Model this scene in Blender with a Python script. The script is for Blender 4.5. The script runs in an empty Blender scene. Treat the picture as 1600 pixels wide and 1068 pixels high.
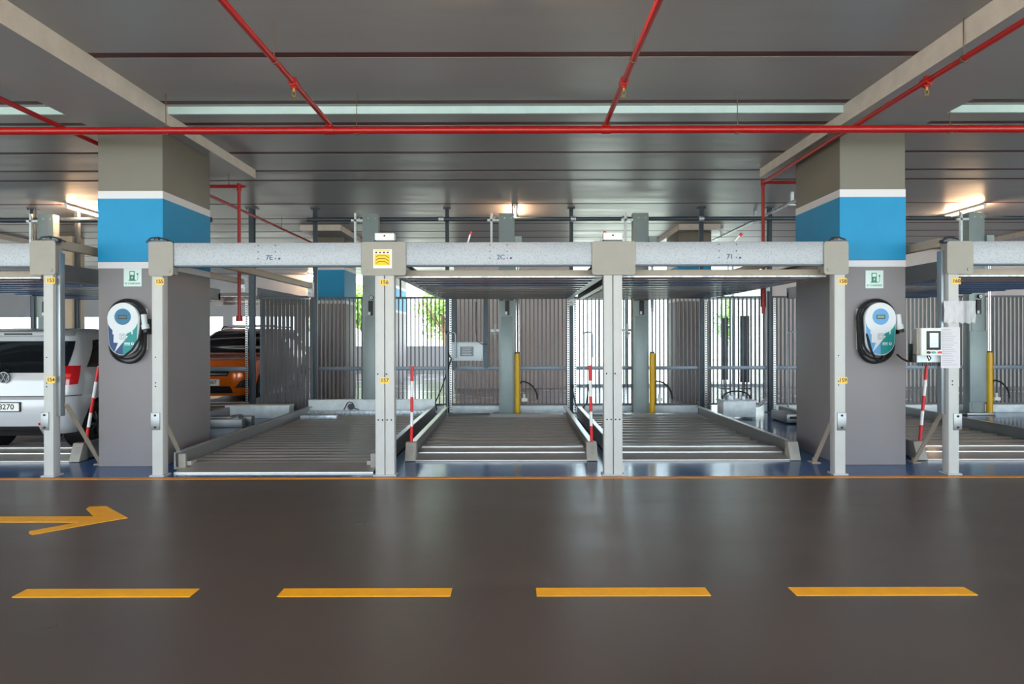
import bpy, bmesh, math, random
from mathutils import Vector, Matrix
random.seed(7)
SC = bpy.context.scene
COL = SC.collection

# ------------------------------------------------------------------ camera
F = 1050.0; CX = 803.0; CY = 525.0; D0 = 7.34; H0 = 1.52
cam = bpy.data.cameras.new('camera'); camo = bpy.data.objects.new('camera', cam); COL.objects.link(camo)
cam.sensor_width = 36.0; cam.lens = F/1600*36.0
cam.shift_x = -(CX-800)/1600; cam.shift_y = -(534-CY)/1600
cam.clip_end = 300
camo.location = (0, -D0, H0); camo.rotation_euler = (math.pi/2, math.radians(0.13), 0)
SC.camera = camo
# ------------------------------------------------------------------ world, light, exposure
w = bpy.data.worlds.new('world'); SC.world = w; w.use_nodes = True
nt = w.node_tree; bg = nt.nodes['Background']
bg.inputs[0].default_value = (0.80, 0.93, 1.0, 1); bg.inputs[1].default_value = 6.5
SC.view_settings.view_transform = 'Standard'; SC.view_settings.look = 'None'
SC.view_settings.gamma = 1.0; SC.view_settings.use_curve_mapping = False
SC.view_settings.exposure = -0.12
SC.cycles.max_bounces = 10; SC.cycles.diffuse_bounces = 6; SC.cycles.glossy_bounces = 4
SC.cycles.transparent_max_bounces = 12
SC.cycles.sample_clamp_indirect = 8.0
SC.cycles.use_denoising = True
sun = bpy.data.lights.new('sun', 'SUN'); sun.energy = 22.0; sun.angle = 0.02; sun.color = (1.0, 0.95, 0.88)
suno = bpy.data.objects.new('sun', sun); COL.objects.link(suno); suno.rotation_euler = (math.radians(32), math.radians(8), 0)

def P(px, py, Y):
    d = Y + D0
    return Vector(((px-CX)/F*d, Y, H0+(CY-py)/F*d))
def PF(px, py, z=0.0):
    d = (H0-z)*F/(py-CY)
    return Vector(((px-CX)/F*d, d-D0, z))
def X(px, Y): return (px-CX)/F*(Y+D0)
def Z(py, Y): return H0+(CY-py)/F*(Y+D0)

# ------------------------------------------------------------------ materials
def lin(c):
    def f(v):
        v = v/255.0
        return v/12.92 if v <= 0.04045 else ((v+0.055)/1.055)**2.4
    return (f(c[0]), f(c[1]), f(c[2]), 1.0)
MATS = {}
def mat(name, rgb, rough=0.5, metal=0.0, var=0.0, scale=6.0, rgb2=None, bump=0.0, bscale=60.0, stretch=None,
        rvar=0.0, emit=None, estr=0.0, coat=0.0, spec=None, trans=0.0, thr=None):
    m = bpy.data.materials.new(name); m.use_nodes = True; t = m.node_tree
    b = t.nodes['Principled BSDF']
    b.inputs['Base Color'].default_value = lin(rgb); b.inputs['Roughness'].default_value = rough
    b.inputs['Metallic'].default_value = metal
    if coat: b.inputs['Coat Weight'].default_value = coat; b.inputs['Coat Roughness'].default_value = 0.05
    if spec is not None: b.inputs['Specular IOR Level'].default_value = spec
    if emit: b.inputs['Emission Color'].default_value = lin(emit); b.inputs['Emission Strength'].default_value = estr
    if var or bump or rvar or rgb2:
        tc = t.nodes.new('ShaderNodeTexCoord'); mp = t.nodes.new('ShaderNodeMapping')
        t.links.new(tc.outputs['Object'], mp.inputs[0])
        if stretch: mp.inputs['Scale'].default_value = stretch
        nz = t.nodes.new('ShaderNodeTexNoise'); nz.inputs['Scale'].default_value = scale
        nz.inputs['Detail'].default_value = 6; nz.inputs['Roughness'].default_value = 0.65
        t.links.new(mp.outputs[0], nz.inputs['Vector'])
        if var or rgb2:
            r = t.nodes.new('ShaderNodeValToRGB'); c = lin(rgb); c2 = lin(rgb2) if rgb2 else None
            if c2:
                r.color_ramp.elements[0].color = c; r.color_ramp.elements[1].color = c2
                lo, hi = thr or (0.4, 0.65)
                r.color_ramp.elements[0].position = lo; r.color_ramp.elements[1].position = hi
            else:
                r.color_ramp.elements[0].color = tuple(max(0, v*(1-var)) for v in c[:3])+(1,)
                r.color_ramp.elements[1].color = tuple(min(1, v*(1+var)) for v in c[:3])+(1,)
                r.color_ramp.elements[0].position = 0.3; r.color_ramp.elements[1].position = 0.7
            t.links.new(nz.outputs[0], r.inputs[0]); t.links.new(r.outputs[0], b.inputs['Base Color'])
        if rvar:
            mr = t.nodes.new('ShaderNodeMapRange'); mr.inputs[1].default_value = 0.3; mr.inputs[2].default_value = 0.7
            mr.inputs[3].default_value = max(0.02, rough-rvar); mr.inputs[4].default_value = rough+rvar
            t.links.new(nz.outputs[0], mr.inputs[0]); t.links.new(mr.outputs[0], b.inputs['Roughness'])
        if bump:
            n2 = t.nodes.new('ShaderNodeTexNoise'); n2.inputs['Scale'].default_value = bscale; n2.inputs['Detail'].default_value = 4
            t.links.new(mp.outputs[0], n2.inputs['Vector'])
            bp = t.nodes.new('ShaderNodeBump'); bp.inputs['Strength'].default_value = bump; bp.inputs['Distance'].default_value = 0.01
            t.links.new(n2.outputs[0], bp.inputs['Height']); t.links.new(bp.outputs[0], b.inputs['Normal'])
    MATS[name] = m; return m
M = MATS
mat('asphalt', (80, 70, 66), 0.33, var=0.16, scale=0.5, bump=0.10, bscale=140, rvar=0.06, stretch=(1, 2.2, 1))
mat('blue_epoxy', (22, 84, 146), 0.16, var=0.12, scale=1.5, bump=0.04, bscale=14, rvar=0.06)
mat('far_floor', (165, 160, 168), 0.25, var=0.1, scale=1.0, rvar=0.05)
mat('yellow_paint', (255, 176, 8), 0.5, var=0.1, scale=9)
mat('orange_line', (236, 150, 40), 0.5, var=0.12, scale=9)
mat('ceiling_paint', (150, 148, 151), 0.42, var=0.07, scale=1.3, bump=0.12, bscale=9, stretch=(0.35, 3, 1), rvar=0.08)
mat('groove_red', (78, 14, 16), 0.55, var=0.2, scale=8)
mat('band_white', (200, 196, 190), 0.7, var=0.1, scale=5, bump=0.1, bscale=30)
mat('band_teal', (188, 212, 214), 0.7, var=0.06, scale=5)
mat('column_grey', (136, 131, 134), 0.55, var=0.03, scale=2)
mat('column_olive_shade', (112, 109, 101), 0.55, var=0.03, scale=2)  # olive upper shaft, darkened so the shade near the ceiling is in the colour
mat('column_blue', (0, 140, 192), 0.6, var=0.04, scale=3)
mat('white_paint', (214, 214, 219), 0.5)
mat('galv', (206, 213, 221), 0.42, 0.55, rgb2=(160, 168, 178), scale=22, thr=(0.46, 0.62), rvar=0.08)
mat('galv_spot', (166, 171, 178), 0.5, 0.3, rgb2=(132, 138, 146), scale=60, thr=(0.5, 0.72), rvar=0.08)
mat('deck_steel', (190, 186, 182), 0.40, 0.75, var=0.05, scale=3)
mat('under_steel', (205, 208, 212), 0.22, 0.9)
mat('slat_dark', (66, 64, 66), 0.45, 0.2)
mat('rail_steel', (150, 152, 154), 0.38, 0.7, var=0.12, scale=3, rvar=0.08)
mat('bright_steel', (206, 206, 204), 0.3, 0.8, var=0.05, scale=9)
mat('dark_steel', (74, 84, 94), 0.45, 0.45, var=0.1, scale=5)
mat('slat_grey', (80, 82, 88), 0.42, 0.3, var=0.06, scale=3)
mat('fence_rail', (118, 130, 144), 0.4, 0.4, var=0.05, scale=4)
mat('post_white', (188, 189, 188), 0.5, 0.0, var=0.04, scale=6)
mat('plate_beige', (150, 146, 138), 0.5, 0.0, var=0.04, scale=7)
mat('brace_beige', (158, 144, 128), 0.5, 0.0, var=0.06, scale=7)
mat('tower_green', (152, 165, 165), 0.45, 0.2, var=0.06, scale=5)
mat('concrete_pale', (230, 238, 244), 0.35, var=0.16, scale=6, bump=0.1, bscale=20)
mat('red_pipe', (158, 14, 13), 0.36, var=0.06, scale=8)
mat('red', (214, 28, 34), 0.4)
mat('white', (238, 238, 240), 0.4)
mat('offwhite', (226, 227, 225), 0.45, var=0.03)
mat('black', (16, 16, 18), 0.45)
mat('rubber', (24, 24, 26), 0.7)
mat('brass', (196, 160, 92), 0.3, 0.9)
mat('hanger_rod', (112, 94, 80), 0.5, 0.5)
mat('yellow_hyd', (228, 178, 6), 0.35, var=0.04)
mat('sticker', (240, 196, 84), 0.5)
mat('ink', (28, 26, 24), 0.6)
mat('ink_blue', (60, 70, 110), 0.6)
mat('sign_mint', (214, 232, 228), 0.4)
mat('sign_green', (42, 128, 100), 0.5)
mat('navy', (32, 66, 116), 0.5)
mat('teal', (12, 138, 138), 0.5)
mat('skyblue', (96, 160, 212), 0.5)
mat('disc_blue', (36, 112, 150), 0.5)
mat('charger_white', (216, 220, 224), 0.45)
mat('charger_back', (60, 70, 80), 0.4)
mat('lcd_green', (110, 130, 60), 0.25)
mat('lcd_dark', (24, 40, 40), 0.25)
mat('screen', (176, 206, 224), 0.2, emit=(176, 206, 224), estr=0.35)
mat('screen_bar', (236, 242, 246), 0.2, emit=(236, 242, 246), estr=0.35)
mat('btn_green', (20, 168, 150), 0.35)
mat('paper', (206, 204, 210), 0.6)
mat('paper_line', (176, 170, 180), 0.6)
mat('poster_yellow', (250, 196, 0), 0.5)
mat('panel_white', (222, 232, 236), 0.4, 0.1)
mat('label_grey', (132, 136, 144), 0.5)
mat('white_car', (192, 194, 198), 0.22, coat=1.0)
mat('orange_car', (216, 100, 8), 0.22, 0.2, coat=1.0)
mat('car_black', (20, 20, 22), 0.5)
mat('car_glass', (14, 20, 24), 0.05, 0.0, spec=0.9)
mat('tail_red', (190, 8, 16), 0.12, coat=1.0)
mat('tail_bright', (236, 60, 60), 0.12, coat=1.0)
mat('chrome', (222, 224, 226), 0.12, 1.0)
mat('alloy', (120, 122, 126), 0.3, 0.9)
mat('tyre', (22, 22, 23), 0.75)
mat('plate', (236, 236, 230), 0.4)
mat('leaf', (128, 168, 84), 0.55, var=0.35, scale=3)
mat('leaf2', (160, 190, 116), 0.55, var=0.35, scale=3)
mat('bark', (96, 78, 62), 0.8, var=0.2)
mat('ground_out', (190, 192, 180), 0.8, var=0.1)
mat('wall_grey', (238, 229, 226), 0.6, var=0.04, scale=2)
mat('wall_brown', (170, 150, 136), 0.6, var=0.04, scale=2)
mat('wall_pale', (206, 208, 212), 0.6, var=0.04, scale=2)
mat('aluminium', (150, 158, 164), 0.35, 0.6)
mat('light_tube', (255, 232, 200), 0.4, emit=(255, 208, 160), estr=380.0)
mat('light_tube_dim', (255, 232, 200), 0.4, emit=(255, 194, 136), estr=270.0)
mat('batten', (232, 228, 220), 0.5)
mat('warm_concrete', (206, 190, 166), 0.7, var=0.08, scale=4)
mat('gauge', (70, 74, 80), 0.4, 0.5)
def glass_mat():
    m = bpy.data.materials.new('window_glass'); m.use_nodes = True; t = m.node_tree
    for n in list(t.nodes): t.nodes.remove(n)
    o = t.nodes.new('ShaderNodeOutputMaterial'); mx = t.nodes.new('ShaderNodeMixShader'); mx.inputs[0].default_value = 0.08
    a = t.nodes.new('ShaderNodeBsdfTransparent'); a.inputs[0].default_value = (0.93, 0.97, 0.97, 1)
    g = t.nodes.new('ShaderNodeBsdfGlossy'); g.inputs['Roughness'].default_value = 0.02
    t.links.new(a.outputs[0], mx.inputs[1]); t.links.new(g.outputs[0], mx.inputs[2]); t.links.new(mx.outputs[0], o.inputs[0])
    MATS['window_glass'] = m
glass_mat()
def film_mat():
    m = bpy.data.materials.new('plastic_film'); m.use_nodes = True; t = m.node_tree
    b = t.nodes['Principled BSDF']; o = t.nodes['Material Output']
    b.inputs['Base Color'].default_value = lin((214, 212, 218)); b.inputs['Roughness'].default_value = 0.15
    mx = t.nodes.new('ShaderNodeMixShader'); mx.inputs[0].default_value = 0.5
    a = t.nodes.new('ShaderNodeBsdfTransparent')
    t.links.new(a.outputs[0], mx.inputs[1]); t.links.new(b.outputs[0], mx.inputs[2]); t.links.new(mx.outputs[0], o.inputs[0])
    MATS['plastic_film'] = m
film_mat()

# ------------------------------------------------------------------ helpers
WL = {}
def wloc(o): return WL.get(o.name, Vector((0, 0, 0))) if o else Vector((0, 0, 0))
def tag(o, label=None, cat=None, group=None, kind=None):
    if label: o['label'] = label
    if cat: o['category'] = cat
    if group: o['group'] = group
    if kind: o['kind'] = kind
    return o
def thing(name, label, cat, loc=(0, 0, 0), group=None, kind=None):
    o = bpy.data.objects.new(name, None); o.empty_display_size = 0.1; COL.objects.link(o)
    o.location = loc; WL[o.name] = Vector(loc)
    return tag(o, label, cat, group, kind)
class MB:
    def __init__(s): s.v = []; s.f = []; s.m = []; s.cur = 0
    def add(s, vs, fs):
        b = len(s.v); s.v += [Vector(v) for v in vs]
        for f in fs: s.f.append([b+i for i in f]); s.m.append(s.cur)
        return s
    def mi(s, i): s.cur = i; return s
    def box(s, x0, x1, y0, y1, z0, z1):
        if x0 > x1: x0, x1 = x1, x0
        if y0 > y1: y0, y1 = y1, y0
        if z0 > z1: z0, z1 = z1, z0
        return s.add([(x0,y0,z0),(x1,y0,z0),(x1,y1,z0),(x0,y1,z0),(x0,y0,z1),(x1,y0,z1),(x1,y1,z1),(x0,y1,z1)],
              [(3,2,1,0),(4,5,6,7),(0,1,5,4),(1,2,6,5),(2,3,7,6),(3,0,4,7)])
    def bar(s, p, q, wx, wz, up=(0, 0, 1)):
        p = Vector(p); q = Vector(q); d = (q-p).normalized(); u = Vector(up)
        a = d.cross(u)
        if a.length < 1e-4: a = d.cross(Vector((0, 1, 0)))
        a.normalize(); b = a.cross(d).normalized()
        vs = []
        for c in (p, q):
            for i, j in ((-1,-1),(1,-1),(1,1),(-1,1)): vs.append(c + a*(i*wx/2) + b*(j*wz/2))
        return s.add(vs, [(3,2,1,0),(4,5,6,7),(0,1,5,4),(1,2,6,5),(2,3,7,6),(3,0,4,7)])
    def cyl(s, p, q, r, n=16, r2=None, cap=True):
        p = Vector(p); q = Vector(q); d = (q-p).normalized(); r2 = r if r2 is None else r2
        a = d.orthogonal().normalized(); b = d.cross(a)
        vs = []
        for c, rr in ((p, r), (q, r2)):
            for k in range(n):
                t = 2*math.pi*k/n; vs.append(c + (a*math.cos(t)+b*math.sin(t))*rr)
        fs = [(k, (k+1) % n, n+(k+1) % n, n+k) for k in range(n)]
        if cap: fs += [tuple(range(n))[::-1], tuple(range(n, 2*n))]
        return s.add(vs, fs)
    def tube(s, pts, r, n=8, closed=False):
        pts = [Vector(p) for p in pts]; m = len(pts); vs = []; a = None
        for i, p in enumerate(pts):
            if closed: d = pts[(i+1) % m]-pts[i-1]
            else: d = pts[min(i+1, m-1)]-pts[max(i-1, 0)]
            d.normalize()
            if a is None: a = d.orthogonal().normalized()
            else:
                a = a - d*a.dot(d)
                a = a.normalized() if a.length > 1e-6 else d.orthogonal().normalized()
            b = d.cross(a)
            for k in range(n):
                t = 2*math.pi*k/n; vs.append(p+(a*math.cos(t)+b*math.sin(t))*r)
        fs = []
        for i in range(m if closed else m-1):
            j = (i+1) % m
            for k in range(n): fs.append((i*n+k, i*n+(k+1) % n, j*n+(k+1) % n, j*n+k))
        if not closed: fs += [tuple(range(n))[::-1], tuple(range((m-1)*n, m*n))]
        return s.add(vs, fs)
    def prism(s, pts, a, b, axis='y'):
        """polygon pts in the other two axes extruded from a to b"""
        n = len(pts); vs = []
        for c in (a, b):
            for (u, v) in pts:
                vs.append({'y': (u, c, v), 'x': (c, u, v), 'z': (u, v, c)}[axis])
        fs = [tuple(range(n)), tuple(range(2*n-1, n-1, -1))] + [(i, n+i, n+(i+1) % n, (i+1) % n) for i in range(n)]
        return s.add(vs, fs)
    def strip(s, pts, x0, x1, th):
        """open profile in (y,z), thickened downwards, extruded along x: a pressed steel sheet"""
        low = [(y, z-th) for (y, z) in pts][::-1]
        return s.prism(list(pts)+low, x0, x1, 'x')
    def ring(s, c, r0, r1, y0, y1, n=32):
        vs = []
        for yy in (y0, y1):
            for r in (r0, r1):
                for k in range(n):
                    t = 2*math.pi*k/n; vs.append((c[0]+r*math.cos(t), yy, c[1]+r*math.sin(t)))
        fs = []
        for k in range(n):
            j = (k+1) % n
            fs += [(k, j, n+j, n+k), (2*n+k, 3*n+k, 3*n+j, 2*n+j), (n+k, n+j, 3*n+j, 3*n+k), (k, 2*n+k, 2*n+j, j)]
        return s.add(vs, fs)
    def mesh(s, name, mats, org=Vector((0, 0, 0)), bevel=0.0, smooth=True, segs=2):
        me = bpy.data.meshes.new(name)
        me.from_pydata([v-org for v in s.v], [], s.f)
        if not isinstance(mats, (list, tuple)): mats = [mats]
        for k in mats: me.materials.append(M[k])
        if len(mats) > 1: me.polygons.foreach_set('material_index', s.m)
        bm = bmesh.new(); bm.from_mesh(me)
        bmesh.ops.recalc_face_normals(bm, faces=bm.faces)
        if bevel:
            es = [e for e in bm.edges if len(e.link_faces) == 2 and e.calc_face_angle(0) > 0.6]
            bmesh.ops.bevel(bm, geom=es, offset=bevel, segments=segs, affect='EDGES', profile=0.5)
        bm.to_mesh(me); bm.free()
        if smooth:
            me.shade_smooth(); me.set_sharp_from_angle(angle=math.radians(38))
        return me
    def build(s, name, mats, parent=None, bevel=0.0, smooth=True, segs=2):
        org = wloc(parent)
        o = bpy.data.objects.new(name, s.mesh(name, mats, org, bevel, smooth, segs)); COL.objects.link(o)
        if parent: o.parent = parent
        WL[o.name] = Vector(org)
        return o
def inst(name, me, parent, off):
    """a repeat of shared mesh data, placed at a world offset"""
    o = bpy.data.objects.new(name, me); COL.objects.link(o)
    o.parent = parent; o.location = Vector(off)-wloc(parent); WL[o.name] = Vector(off)
    return o
def rbox(x0, x1, z0, z1, r, n=5):
    pts = []
    for (cx, cz, a0) in ((x1-r, z1-r, 0), (x0+r, z1-r, 90), (x0+r, z0+r, 180), (x1-r, z0+r, 270)):
        for k in range(n+1):
            a = math.radians(a0+90*k/n); pts.append((cx+r*math.cos(a), cz+r*math.sin(a)))
    return pts
# lettering: built-in font turned into thin solid meshes
TXT = {}
def make_text(s):
    cu = bpy.data.curves.new('t', 'FONT'); cu.body = s; cu.size = 1.0; cu.extrude = 0.008; cu.resolution_u = 3
    cu.align_x = 'CENTER'; cu.align_y = 'CENTER'; cu.offset = 0.012
    o = bpy.data.objects.new('t', cu); COL.objects.link(o)
    dg = bpy.context.evaluated_depsgraph_get(); me = o.evaluated_get(dg).to_mesh()
    TXT[s] = ([v.co.copy() for v in me.vertices], [tuple(p.vertices) for p in me.polygons])
    o.evaluated_get(dg).to_mesh_clear()
    bpy.data.objects.remove(o); bpy.data.curves.remove(cu)
for s_ in ('153', '154', '155', '156', '157', '158', '159', '160', 'EV CHARGING', 'Y8270', '487', '7E', '2C', '71'):
    make_text(s_)
def text(mb, s, x, y, z, size, sx=1.0):
    vs, fs = TXT[s]
    return mb.add([(x+v.x*size*sx, y-v.z*0.1, z+v.y*size) for v in vs], fs)

# ------------------------------------------------------------------ setting: floor, ceiling, walls
ZC1, ZC2, ZB = 4.15, 4.07, 3.94      # front ceiling, rear ceiling, underside of the drop bands
XL, XR, YN, YFAR = -26.0, 26.0, -10.5, 21.0
YGL = 13.0; XGL = 1.68          # right of the core wall the building ends at the glazing
YSTEP = 0.37
fl = MB().box(XL, XR, YN, -0.07, -0.3, 0.0).build('floor', 'asphalt', smooth=False); tag(fl, kind='structure')
fb = MB().box(XL, XR, -0.07, 7.3, -0.3, 0.0).build('floor_bay', 'blue_epoxy', smooth=False); tag(fb, kind='structure')
ff = MB().box(XL, XGL, 7.3, YFAR, -0.3, 0.0).box(XGL, XR, 7.3, YGL, -0.3, 0.0).build('floor_rear', 'far_floor', smooth=False); tag(ff, kind='structure')
go = MB().box(-90, 90, YFAR, 110, -0.5, -0.25).box(XGL, 90, YGL, YFAR, -0.5, -0.25).build('ground', 'ground_out', smooth=False); tag(go, kind='structure')
go = MB().box(-90, 90, -60, YN, -0.5, -0.25).build('ground', 'ground_out', smooth=False); tag(go, kind='structure')

ce = MB().box(XL, XR, YN, YSTEP, ZC1+0.003, ZC1+0.5).box(XL, XGL, YSTEP, YFAR, ZC2+0.003, ZC1+0.5).box(XGL, XR, YSTEP, YGL, ZC2+0.003, ZC1+0.5).build('ceiling', 'groove_red', smooth=False)
tag(ce, kind='structure')
G1 = [-9.4, -8.0, -6.6, -5.3, -4.2, -2.6, -1.06, 0.21]
G2 = [0.72, 1.99, 3.0, 3.63, 5.59, 7.2, 7.87, 8.98, 10.0, 11.3, 12.6, 13.9, 15.4, 16.8, 18.2, 19.6]
def panels(gs, lo, hi, z):
    ys = [lo] + [v for g in gs for v in (g-0.06, g+0.06)] + [hi]
    for i in range(0, len(ys), 2):
        if ys[i+1]-ys[i] > 0.02:
            MB().box(XL, XR if ys[i+1] < YGL else XGL, ys[i], ys[i+1], z, z+0.004).build('ceiling_panel', 'ceiling_paint', ce, smooth=False)
panels(G1, YN, YSTEP, ZC1); panels(G2, YSTEP, YFAR, ZC2)
st = MB().box(XL, XR, YSTEP-0.03, YSTEP, ZC2-0.004, ZC1+0.03).build('trim_1', 'band_teal', smooth=False); tag(st, kind='structure')
# drop bands over the column rows (white sides, grey underside)
def drop_band(x0, x1, y0, y1):
    m = MB(); m.box(x0, x1, y0, y1, ZB, ZC1+0.02)
    m.m = [1, 0, 0, 0, 0, 0]
    o = m.build('ceiling_beam', ['band_white', 'ceiling_paint'], smooth=False); tag(o, kind='structure')
COLX = [(-13.58, -12.82), (-4.88, -4.12), (3.83, 4.60), (12.53, 13.30)]
BX = [(-13.58, -12.65), (-4.88, -3.95), (3.77, 4.72), (12.5, 13.4)]
for b in BX:
    drop_band(b[0], b[1], -10.4, 2.95); drop_band(b[0], b[1], 8.0, 11.4)
    if b[0] < 0: drop_band(b[0], b[1], 15.8, 19.2)
for nm, x0, x1 in (('added_wall_left', XL-0.2, XL), ('added_wall_far_right', XR, XR+0.2)):  # unseen side walls, added to cut cool sky light from both sides
    o = MB().box(x0, x1, YN, YFAR if x0 < 0 else YGL, 0, ZC1+0.4).build(nm, 'wall_brown', smooth=False); tag(o, kind='structure')

# ------------------------------------------------------------------ columns
def column(x0, x1, y0, y1, label, zt=ZB):
    t = thing('concrete_column', label, 'column', ((x0+x1)/2, (y0+y1)/2, 0), 'banded concrete columns')
    MB().box(x0, x1, y0, y1, 0, 2.325).build('shaft', 'column_grey', t, bevel=0.008)
    MB().box(x0-0.002, x1+0.002, y0-0.002, y1+0.002, 2.325, 2.40).build('white_stripe', 'white_paint', t, smooth=False)
    MB().box(x0-0.002, x1+0.002, y0-0.002, y1+0.002, 2.40, 3.145).build('blue_band', 'column_blue', t, smooth=False)
    MB().box(x0-0.002, x1+0.002, y0-0.002, y1+0.002, 3.145, 3.235).build('white_stripe', 'white_paint', t, smooth=False)
    MB().box(x0, x1, y0, y1, 3.235, zt).build('shaft', 'column_olive_shade', t, bevel=0.008)
    return t
YC0, YC1 = 0.55, 1.78
column(-4.88, -4.12, YC0, YC1, 'large grey column with blue band beside the white hatchback, left charger on it')
column(3.83, 4.60, YC0, YC1, 'large grey column with blue band beside the lift control panel, right charger on it')
column(-4.88, -4.12, 9.0, 10.2, 'smaller banded column behind the slat fence of the left bay')
column(3.83, 4.60, 8.3, 9.5, 'smaller banded column behind the slat fence of the right bay')
column(-4.75, -3.95, 15.0, 17.4, 'far banded column seen right of post 156, beyond the fence')
pr = MB().box(X(92, 9.6), X(113, 9.6), 9.6, 10.1, 0, ZC2).build('concrete_pier', 'warm_concrete', bevel=0.01)
tag(pr, 'narrow cream concrete pier below the left fluorescent tube', 'pier')

# ------------------------------------------------------------------ rear walls, facade openings, greenery
wc = MB().box(-1.75, 1.68, 12.3, 15.5, 0, ZC2).build('wall_core', 'wall_grey', smooth=False); tag(wc, kind='structure')
wr = MB().box(7.55, 18.0, 12.6, 16.0, 0, ZC2).build('wall_right', 'wall_grey', smooth=False); tag(wr, kind='structure')
wp = MB().box(XL, -1.75, 20.4, 20.6, 0, 1.12).build('wall_parapet', 'wall_pale', smooth=False); tag(wp, kind='structure')
ws = MB().box(XL, -7.2, 20.4, 20.6, 2.35, ZC2).build('wall_spandrel', 'wall_pale', smooth=False); tag(ws, kind='structure')
for k, (x0, x1) in enumerate(((-24, -18), (-16.5, -12.4), (-11.6, -9.4), (-8.6, -7.2))):
    o = MB().box(x0-0.4, x0, 20.38, 20.62, 1.12, 2.35).build('wall_pier', 'wall_pale', smooth=False); tag(o, kind='structure')
# right hand glazed opening
wn = thing('window_1', None, None, (4.6, 12.8, 0)); tag(wn, kind='structure')
gx = [1.75, 2.55, 3.35, 4.15, 4.95, 5.75, 6.55, 7.5]
for x in gx: MB().box(x-0.03, x+0.03, 12.75, 12.85, 0.0, ZC2).build('mullion', 'aluminium', wn, smooth=False)
for (z0, z1) in ((0.0, 0.08), (2.6, 2.68), (ZC2-0.08, ZC2)):
    MB().box(1.72, 7.53, 12.74, 12.86, z0, z1).build('window_rail', 'aluminium', wn, smooth=False)
for i in range(len(gx)-1):
    MB().box(gx[i]+0.03, gx[i+1]-0.03, 12.795, 12.805, 0.08, 2.6).build('pane', 'window_glass', wn, smooth=False)
    MB().box(gx[i]+0.03, gx[i+1]-0.03, 12.795, 12.805, 2.68, ZC2-0.08).build('pane', 'window_glass', wn, smooth=False)
for (a, b, z0, z1) in ((1127, 1138, 497, 594), (1157, 1171, 494, 598)):
    Y = 11.9; x0, x1 = X(a, Y), X(b, Y)
    t = thing('shutter_panel', 'tall dark panel standing behind the fence, ' + ('left' if a < 1140 else 'right') + ' of the two above the power unit', 'panel', ((x0+x1)/2, Y, 0), 'dark panels behind the fence')
    MB().box(x0, x1, Y, Y+0.06, Z(z1, Y), Z(z0, Y)).build('board', 'dark_steel', t, bevel=0.004)
    MB().box((x0+x1)/2-0.02, (x0+x1)/2+0.02, Y+0.06, Y+0.1, 0, Z(z0, Y)-0.1).build('stand', 'dark_steel', t)
    MB().box(x0, x1, Y-0.1, Y+0.25, 0, 0.03).build('foot', 'dark_steel', t)

def tree(x, y, h, r, leafm, label):
    t = thing('tree', label, 'tree', (x, y, -0.25), 'trees outside the garage')
    m = MB(); m.tube([(x, y, -0.25), (x+0.1, y, h*0.3), (x-0.05, y+0.1, h*0.62)], 0.14, 8); 
    for k in range(5):
        a = k*1.3; m.tube([(x, y, h*0.38), (x+math.cos(a)*r*0.35, y+math.sin(a)*r*0.35, h*0.55), (x+math.cos(a)*r*0.65, y+math.sin(a)*r*0.65, h*0.7)], 0.05, 6)
    m.build('trunk', 'bark', t)
    c = MB(); blobs = [(random.gauss(0, r*0.45), random.gauss(0, r*0.45), h*0.62+random.gauss(0, h*0.17), r*random.uniform(0.35, 0.6)) for _ in range(12)]
    for _ in range(2600):
        b = random.choice(blobs); d = Vector((random.gauss(0, 1), random.gauss(0, 1), random.gauss(0, 1))).normalized()*b[3]*random.uniform(0.6, 1.0)
        p = Vector((x+b[0], y+b[1], b[2]))+d
        if p.z < 0.1: continue
        u = Vector((random.gauss(0, 1), random.gauss(0, 1), random.gauss(0, 1))).normalized(); v = u.orthogonal().normalized(); s = random.uniform(0.10, 0.2)
        c.add([p-u*s, p+v*s*0.4, p+u*s, p-v*s*0.4], [(0, 1, 2, 3)])
    o = c.build('foliage', leafm, t, smooth=False); o['kind'] = 'stuff'
TR = [(-8.2, 29, 4.8, 1.9, 'leaf', 'leafy green tree outside, left of post 156 beyond the parapet'),
      (-3.6, 27, 4.4, 1.7, 'leaf2', 'light green tree outside, seen right of the far banded column'),
      (15.5, 40, 4.6, 2.1, 'leaf', 'green tree outside, seen near the dark panels beyond the right fence')]
for a in TR: tree(*a)

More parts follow.
